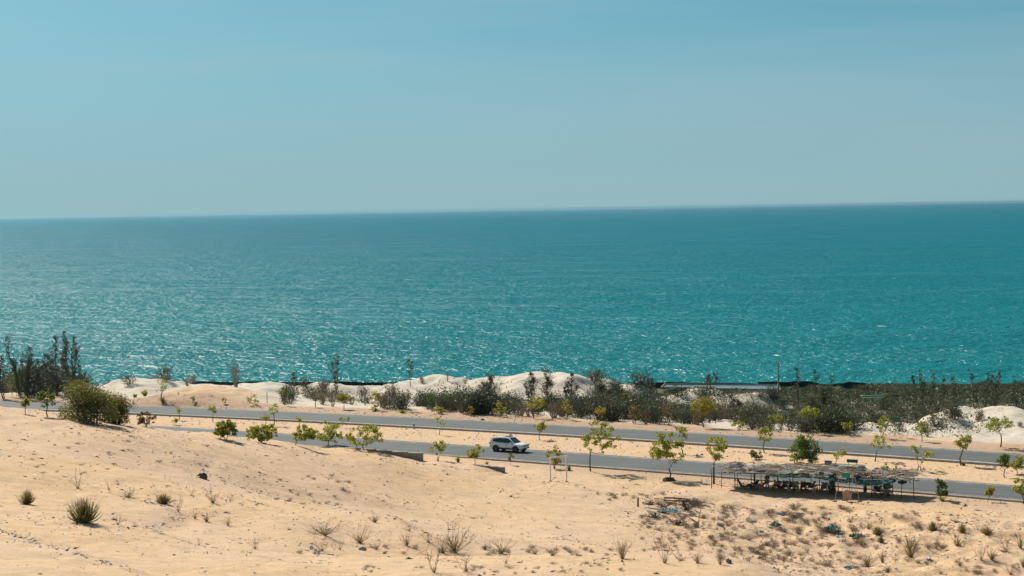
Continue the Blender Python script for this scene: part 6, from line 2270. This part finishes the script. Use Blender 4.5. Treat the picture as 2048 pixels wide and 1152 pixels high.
# ------------------------------------------------------------------ foreground shrubs, each its own
# kind: b broom bush, g green tuft, s straw tuft, t twigs, m twigs with a green base
TM = [twig_mesh(700 + k, 9, 1.0, 1.1, .009, 3, 2) for k in range(5)]
TM2 = [twig_mesh(720 + k, 4, 1.0, .7, .012, 4, 2, .5) for k in range(3)]
SHRUBS = [
    ('b', 168, 1046, 54, 88, 'largest dark green broom bush on the lower left dune'),
    ('b', 54, 1009, 32, 42, 'grey-green broom bush at the left frame edge'),
    ('b', 327, 1008, 23, 46, 'olive broom bush between the grey twigs and the yellow seedling'),
    ('t', 156, 977, 40, 38, 'dry upright twig shrub above the largest broom bush'),
    ('t', 218, 981, 26, 20, 'thin dry twig left of the grey twig mat'),
    ('m', 256, 996, 27, 60, 'grey-green twig mat on the left dune'),
    ('t', 236, 970, 16, 30, 'low dry twigs just above the grey twig mat'),
    ('m', 426, 1007, 38, 36, 'yellow-stemmed seedling with two drooping arms on the left dune'),
    ('t', 384, 993, 22, 14, 'small reddish dry seedling right of the olive broom bush'),
    ('t', 461, 1004, 22, 14, 'bent dry seedling right of the yellow-stemmed one'),
    ('t', 236, 1050, 26, 30, 'brittle dry shrub right of the largest broom bush'),
    ('t', 357, 1024, 40, 24, 'dark upright twig below the olive broom bush'),
    ('m', 390, 1038, 26, 24, 'small yellowish tuft in a row of three, left one'),
    ('m', 413, 1044, 30, 34, 'small brownish tuft in a row of three, middle one'),
    ('m', 456, 1052, 26, 26, 'small olive tuft in a row of three, right one'),
    ('t', 398, 1090, 22, 14, 'lone dry sprig on the bottom left sand'),
    ('t', 510, 1098, 30, 30, 'dry sprig on the bottom sand left of the centre shrubs'),
    ('m', 648, 1070, 38, 92, 'wide olive shrub with long arms, left of the centre shrubs'),
    ('m', 720, 1086, 48, 54, 'olive shrub with upright arms right below the wide one'),
    ('g', 750, 1045, 22, 34, 'green tuft growing on the little sand scarp'),
    ('t', 680, 1100, 26, 26, 'small dry shrub left of the blue-grey stone'),
    ('t', 644, 1102, 30, 40, 'sprawling dry shrub at the bottom left of the centre shrubs'),
    ('t', 752, 1100, 22, 30, 'yellowish dry sprig right of the blue-grey stone'),
    ('t', 818, 1062, 22, 26, 'dark dry sprig below the sand scarp end'),
    ('m', 814, 1092, 46, 32, 'upright pale olive shrub in the centre of the bottom dune'),
    ('t', 856, 1085, 32, 28, 'dry shrub between upright olive shrub and the tall one'),
    ('m', 908, 1105, 84, 84, 'tallest dry shrub with long bare shoots at the bottom centre'),
    ('m', 886, 1106, 40, 44, 'dense olive skirt at the left foot of the tallest dry shrub'),
    ('m', 1002, 1107, 46, 52, 'dry shrub with green base right of the tallest one'),
    ('T', 868, 1145, 66, 56, 'dead branching sapling at the bottom lip, left one'),
    ('T', 932, 1143, 46, 62, 'sprawling dead sapling at the bottom lip, right one'),
    ('T', 1012, 1128, 40, 30, 'pale bleached dead sapling on the bottom lip'),
    ('s', 970, 1100, 14, 26, 'low grass tuft between the tallest shrub and its right neighbour'),
    ('s', 1245, 1118, 48, 46, 'round straw-coloured tuft on the lip of the near dune'),
    ('T', 1330, 1127, 78, 50, 'slender dead sapling standing alone right of the round tuft'),
    ('t', 1362, 1122, 30, 60, 'grey dry branches lying right of the slender dead sapling'),
    ('s', 1395, 1127, 24, 40, 'pale grass tuft behind the lip right of the dead sapling'),
    ('s', 1440, 1130, 36, 26, 'tall straw grass behind the lip near the dark sack'),
    ('s', 1070, 1108, 16, 30, 'olive grass tuft on the lip right of the pale dead sapling'),
    ('s', 1105, 1112, 18, 36, 'brownish grass tuft in the middle of the lip'),
    ('t', 1155, 1112, 22, 44, 'dry shrub on the lip left of the round straw tuft'),
    ('g', 1820, 1114, 56, 62, 'tall weedy green shrub with bare stems on the right slope'),
    ('t', 1822, 1112, 62, 24, 'upright bare stems rising out of the tall weedy shrub'),
    ('g', 1735, 1133, 34, 56, 'wide green grass clump at the foot of the litter slope'),
    ('g', 1765, 1126, 34, 28, 'grass clump right beside the wide one at the foot of the slope'),
    ('b', 1866, 1063, 22, 32, 'green tuft on the right slope, left of three in a row'),
    ('b', 1924, 1065, 20, 26, 'green tuft on the right slope, middle of three in a row'),
    ('b', 1974, 1069, 16, 38, 'flat dark tuft on the right slope, right of three in a row'),
    ('t', 1955, 1062, 26, 10, 'thin bare stem left of the flat dark tuft'),
    ('m', 1915, 1092, 38, 52, 'olive feathery shrub in the middle of the right slope'),
    ('t', 1872, 1098, 36, 36, 'reddish dry shrub left of the olive feathery one'),
    ('g', 2041, 1097, 40, 30, 'upright green tuft at the right frame edge'),
    ('t', 2012, 1104, 44, 34, 'dry seedling with bare stem left of the edge tuft'),
    ('g', 1984, 1122, 28, 36, 'yellow-green tuft on the lower right slope'),
    ('t', 1962, 1122, 40, 30, 'slanting bare stems left of the yellow-green tuft'),
    ('g', 1920, 1134, 18, 18, 'small green sprig on the lower right slope'),
    ('t', 2022, 1150, 36, 40, 'dry stems rising from the bottom right corner'),
    ('g', 2046, 1134, 26, 22, 'green sprig in the bottom right corner'),
    ('g', 1775, 1146, 18, 30, 'low green tuft at the bottom edge, right of the lip'),
    ('s', 1722, 1091, 18, 26, 'yellowish weed below the dark teal heap'),
    ('g', 1737, 1058, 16, 32, 'small weed above the dark teal heap'),
    ('b', 1755, 1070, 18, 34, 'dark weed bush right of the dark teal heap'),
    ('b', 1762, 1086, 16, 22, 'small dark weed bush below the other dark one'),
]
TUFT_G = [tuft_mesh(820 + k, 46, .95, 1.0, .016, .3) for k in range(4)]
TUFT_B = [dome_mesh(840 + k) for k in range(3)]
for i, (kd, px, py, hp, wp, lab) in enumerate(SHRUBS):
    p = on_ground(px, py)
    if p.y > 215:
        p = ground_at(px, 130)
    s = m_per_px(p.y)
    r = np.random.RandomState(i + 11)
    H, W = hp * s, wp * s
    if kd in 'mtT':
        H, W = H * .85, W * 1.1
    nm, cat = {'b': ('broom_bush', 'bush'), 'g': ('grass_tuft', 'grass tuft'), 's': ('straw_tuft', 'grass tuft'), 't': ('dry_shrub', 'shrub'), 'T': ('dead_sapling', 'shrub'), 'm': ('dry_shrub', 'shrub')}[kd]
    root = thing(nm, lab, cat, p, r.uniform(0, 6.28))

    def child(name, me, mt, sc):
        o = bpy.data.objects.new(name, me)
        if len(me.materials) == 0:
            me.materials.append(None)
        COL.objects.link(o)
        o.parent = root
        o.material_slots[0].link = 'OBJECT'
        o.material_slots[0].material = mt
        o.scale = sc
    if kd == 'b':
        child('blades', TUFT_B[r.randint(3)], L_TUFT, (W / 1.45, W / 1.45, H))
        child('twigs', TM[r.randint(5)], TWIG, (W / 1.5, W / 1.5, H * .95))
    elif kd == 'g':
        child('blades', TUFT_G[r.randint(4)], L_TUFT, (W / 1.45, W / 1.45, H))
        child('twigs', TM[r.randint(5)], TWIG, (W / 1.6, W / 1.6, H * .9))
    elif kd == 's':
        child('blades', TUFT_G[r.randint(4)], L_STRAW, (W / 1.45, W / 1.45, H))
        child('twigs', TM[r.randint(5)], TWIG, (W / 1.5, W / 1.5, H))
    elif kd == 'm':
        child('twigs', TM[r.randint(5)], TWIG, (W / 1.3, W / 1.3, H))
        child('blades', TUFT_G[r.randint(4)], L_TUFT, (W / 1.9, W / 1.9, H * .6))
    else:
        child('twigs', (TM2 if kd == 'T' else TM)[r.randint(3)], TWIG_PALE if lab.startswith('pale') else TWIG, (W / 1.2, W / 1.2, H))
        child('seed_heads', TUFT_G[r.randint(4)], L_STRAW, (W / 3.2, W / 3.2, H * .35))

# low clumps of dry weeds
WEED = leafmat('weed_dry', (0.085, 0.068, 0.052), (0.15, 0.12, 0.092), (0.075, 0.075, 0.05), 0.2)
WV = [bush_meshes(660 + k, 1.0, 1.5, stems=16, leaves=240, leaf=0.12, bare=0.2, upright=.2) for k in range(5)]


def weeds(zone, n, wr, hr, lab, grp, seed):
    r = np.random.RandomState(seed)
    for k in range(n):
        px, py = r.uniform(zone[0], zone[1]), r.uniform(zone[2], zone[3])
        p = on_ground(px, py)
        if p.y > 215:
            continue
        s = m_per_px(p.y)
        W = r.uniform(*wr) * s
        H = r.uniform(*hr) * s
        root = thing('dry_weed_clump', lab, 'weed', p, r.uniform(0, 6.28), grp, scale=(W / 1.5, W / 1.5 * r.uniform(.7, 1.3), H))
        st, fo = WV[r.randint(5)]
        for nm, me, mt in (('stems', st, TWIG), ('leaves', fo, WEED)):
            o = bpy.data.objects.new(nm, me)
            if len(me.materials) == 0:
                me.materials.append(None)
            COL.objects.link(o)
            o.parent = root
            o.material_slots[0].link = 'OBJECT'
            o.material_slots[0].material = mt


weeds((1440, 1720, 1016, 1125), 130, (10, 28), (5, 12), 'small dry weed clump on the littered slope below the shelter', 'dry weed clumps on the littered slope', 1)
weeds((1280, 1460, 1030, 1105), 60, (9, 24), (4, 9), 'small dry weed clump around and below the pole heap', 'dry weed clumps by the pole heap', 2)
weeds((1190, 1330, 985, 1002), 12, (10, 20), (4, 8), 'dark dry weed clump on the sand left above the pole heap', 'dry weed clumps left above the pole heap', 3)
weeds((1720, 1900, 1025, 1100), 34, (8, 22), (4, 9), 'small dry weed clump around the three green tufts at right', 'dry weed clumps on the right slope', 4)
weeds((1560, 2048, 1120, 1150), 30, (10, 26), (5, 9), 'dry weed clump along the bottom right of the sand', 'dry weed clumps along the bottom right', 5)
weeds((560, 1300, 1096, 1112), 34, (9, 24), (4, 9), 'dry weed clump along the lip of the near dune', 'dry weed clumps along the lip', 6)
weeds((700, 1250, 1128, 1150), 22, (8, 20), (4, 7), 'dry weed clump at the bottom edge of the near dune', 'dry weed clumps at the bottom edge', 7)
weeds((500, 700, 952, 1012), 20, (9, 20), (3, 7), 'dark dry weed clump on the scarp of the middle dune slope', 'dry weed clumps on the middle scarp', 8)
weeds((60, 420, 880, 960), 24, (8, 18), (2, 5), 'low dry weed clump on the upper left dune', 'dry weed clumps on the upper left dune', 9)
weeds((680, 1020, 900, 925), 0, (8, 18), (2, 5), '', '', 10)

# ------------------------------------------------------------------ scattered litter of twigs and leaves: nobody could count it
rs = np.random.RandomState(99)
N = 280000
Y = 58 + (207 - 58) * rs.rand(N)
X = (rs.rand(N) * 2 - 1) * (Y * .295 + 3)
base = tps(X, Y)
s = (Y * 0.55 + X * 0.84) / 9.0 + 0.55 * fbm(X / 21.0, Y / 21.0, 6, 2)
fr = s - np.floor(s)
line = np.exp(-((fr - .90) / .045) ** 2) * sstep(3, 7, base) * sstep(-.1, .35, fbm(X / 10, Y / 10, 3, 2))
patch = sstep(.15, .65, fbm(X / 6.5, Y / 8.5, 2, 3))
hollow = sstep(4, 1.5, base) * sstep(7, 16, X) * sstep(-14, -21, NEAR.dist(X, Y))
den = .036 + .75 * line + .15 * patch * (.4 + .6 * rs.rand(N)) + .42 * hollow * (.25 + sstep(-.1, .5, fbm(X / 2.5, Y / 3.0, 5, 3)))
den *= sstep(204, 196, Y) * 1.0
keep = rs.rand(N) < den
X, Y = X[keep], Y[keep]
n = len(X)
Z = hgrid(X, Y)
sz = np.exp(rs.normal(-2.75, .42, n)) * (1 + .5 * (Y / 100 - 1))
an = rs.rand(n) * 6.2832
el = rs.uniform(1.2, 5.0, n)
d = np.stack([np.cos(an), np.sin(an), rs.uniform(-.1, .5, n)], 1) * (sz * el)[:, None] * .5
w = np.stack([-np.sin(an), np.cos(an), np.zeros(n)], 1) * (sz * .32)[:, None]
up = np.stack([np.zeros(n), np.zeros(n), sz * rs.uniform(.25, .7, n)], 1)
P0 = np.stack([X, Y, Z - .01], 1)
V = np.stack([P0 - d, P0 + w, P0 + d, P0 - w, P0 + up], 1).reshape(-1, 3)
b0 = np.arange(n)[:, None] * 5
F3 = np.concatenate([b0 + np.array([[0, 1, 4]]), b0 + np.array([[1, 2, 4]]), b0 + np.array([[2, 3, 4]]), b0 + np.array([[3, 0, 4]])], 0)
LITM = leafmat('litter', (0.14, 0.105, 0.080), (0.29, 0.215, 0.155), None, 0.05)
lit = link('twig_litter', np_mesh('twig_litter', V, F3), LITM)
tag(lit, 'dark dry twigs and leaf litter strewn over the dune sand', 'litter', kind='stuff')

# litter on the verges and the median
N = 60000
X = (rs.rand(N) * 2 - 1) * 95
off = rs.rand(N) * 46 - 8
Yc = NEAR.y(X)
Y = Yc + off
dn, df = NEAR.dist(X, Y), FAR.dist(X, Y)
den = .10 + .30 * sstep(.1, .6, fbm(X / 5, Y / 5, 3, 3)) + .25 * (df > FAR.hw + 2)
keep = (np.abs(dn) > NEAR.hw + .8) & (np.abs(df) > FAR.hw + .9) & (rs.rand(N) < den)
X, Y = X[keep], Y[keep]
n = len(X)
Z = hgrid(X, Y)
sz = np.exp(rs.normal(-2.35, .42, n))
an = rs.rand(n) * 6.2832
el = rs.uniform(1.0, 3.0, n)
d = np.stack([np.cos(an), np.sin(an), np.zeros(n)], 1) * (sz * el)[:, None] * .5
w = np.stack([-np.sin(an), np.cos(an), np.zeros(n)], 1) * (sz * .45)[:, None]
up = np.stack([np.zeros(n), np.zeros(n), sz * rs.uniform(.4, .9, n)], 1)
P0 = np.stack([X, Y, Z - .01], 1)
V = np.stack([P0 - d, P0 + w, P0 + d, P0 - w, P0 + up], 1).reshape(-1, 3)
b0 = np.arange(n)[:, None] * 5
F3 = np.concatenate([b0 + np.array([[0, 1, 4]]), b0 + np.array([[1, 2, 4]]), b0 + np.array([[2, 3, 4]]), b0 + np.array([[3, 0, 4]])], 0)
lit2 = link('verge_litter', np_mesh('verge_litter', V, F3), LITM)
tag(lit2, 'dry leaves and twigs strewn along verges and median', 'litter', kind='stuff')

# undergrowth between the scrub bushes: one low tangled mass
N = 280000
px = rs.rand(N) * 1520 + 560
Yd = 232 + rs.rand(N) * 195
dx = (px - 1024) / F_PX
X = dx * Yd
Y = Yd
df = FAR.dist(X, Y)
cl = fbm(X / 7, Y / 9, 1, 3)
right = sstep(1120, 1260, px)
left = np.exp(-((px - 950) / 190) ** 2) * sstep(318, 296, Y)
pz = np.maximum(sstep(-.05, .45, cl + .12 * right), .75 * sstep(70, 100, df))
op = 1 - 1.3 * np.exp(-((px - 1450) / 60) ** 2 - ((Y - 264) / 12) ** 2) - np.exp(-((px - 1595) / 30) ** 2 - ((Y - 256) / 9) ** 2) - np.exp(-((px - 1780) / 110) ** 2 - ((Y - 250) / 16) ** 2) - np.exp(-((px - 2000) / 130) ** 2 - ((Y - 246) / 20) ** 2)
keep = (df > 11.5) & (rs.rand(N) < np.clip(np.maximum(right, left) * pz * op, 0, 1)) & (df < np.where(px > 1560, 195, 118))
X, Y, cl, df = X[keep], Y[keep], cl[keep], df[keep]
n = len(X)
Z = hgrid(X, Y)
hh = rs.rand(n) ** 1.4 * (1.5 + 1.1 * np.clip(cl, -.6, 1)) * (1 - .82 * sstep(45, 110, df))
C = np.stack([X, Y, Z + hh], 1)
V, F = leaf_quads(C, rs.uniform(.22, .5, n) * (1 + .7 * sstep(300, 380, Y)), rs, .2, .42)
ug = link('undergrowth', np_mesh('undergrowth', V, F), leafmat('leaf_undergrowth', (0.044, 0.062, 0.030), (0.080, 0.096, 0.044), (0.090, 0.084, 0.046), .22))
tag(ug, 'tangled grey-green undergrowth between the scrub bushes behind the far verge', 'undergrowth', kind='stuff')
# ------------------------------------------------------------------ sea air
HX, HY0, HY1, HZ0, HZ1 = 27000.0, -400.0, 46000.0, -24.0, 34.0
hz = MB().box((0, (HY0 + HY1) / 2, (HZ0 + HZ1) / 2), (HX * 2, HY1 - HY0, HZ1 - HZ0)).mesh('haze')
hm = bpy.data.materials.new('sea_haze')
hm.use_nodes = True
nt = hm.node_tree
for n_ in list(nt.nodes):
    nt.nodes.remove(n_)
ho = nt.nodes.new('ShaderNodeOutputMaterial')
pv = nt.nodes.new('ShaderNodeVolumePrincipled')
pv.inputs['Color'].default_value = (0.34, 0.60, 0.72, 1)
pv.inputs['Density'].default_value = 0.000035
pv.inputs['Anisotropy'].default_value = 0.72
nt.links.new(pv.outputs['Volume'], ho.inputs['Volume'])
haze = link('haze', hz, hm)
tag(haze, 'thin pale sea haze lying over the coast and the water', None, kind='stuff')
SC.cycles.volume_bounces = 0
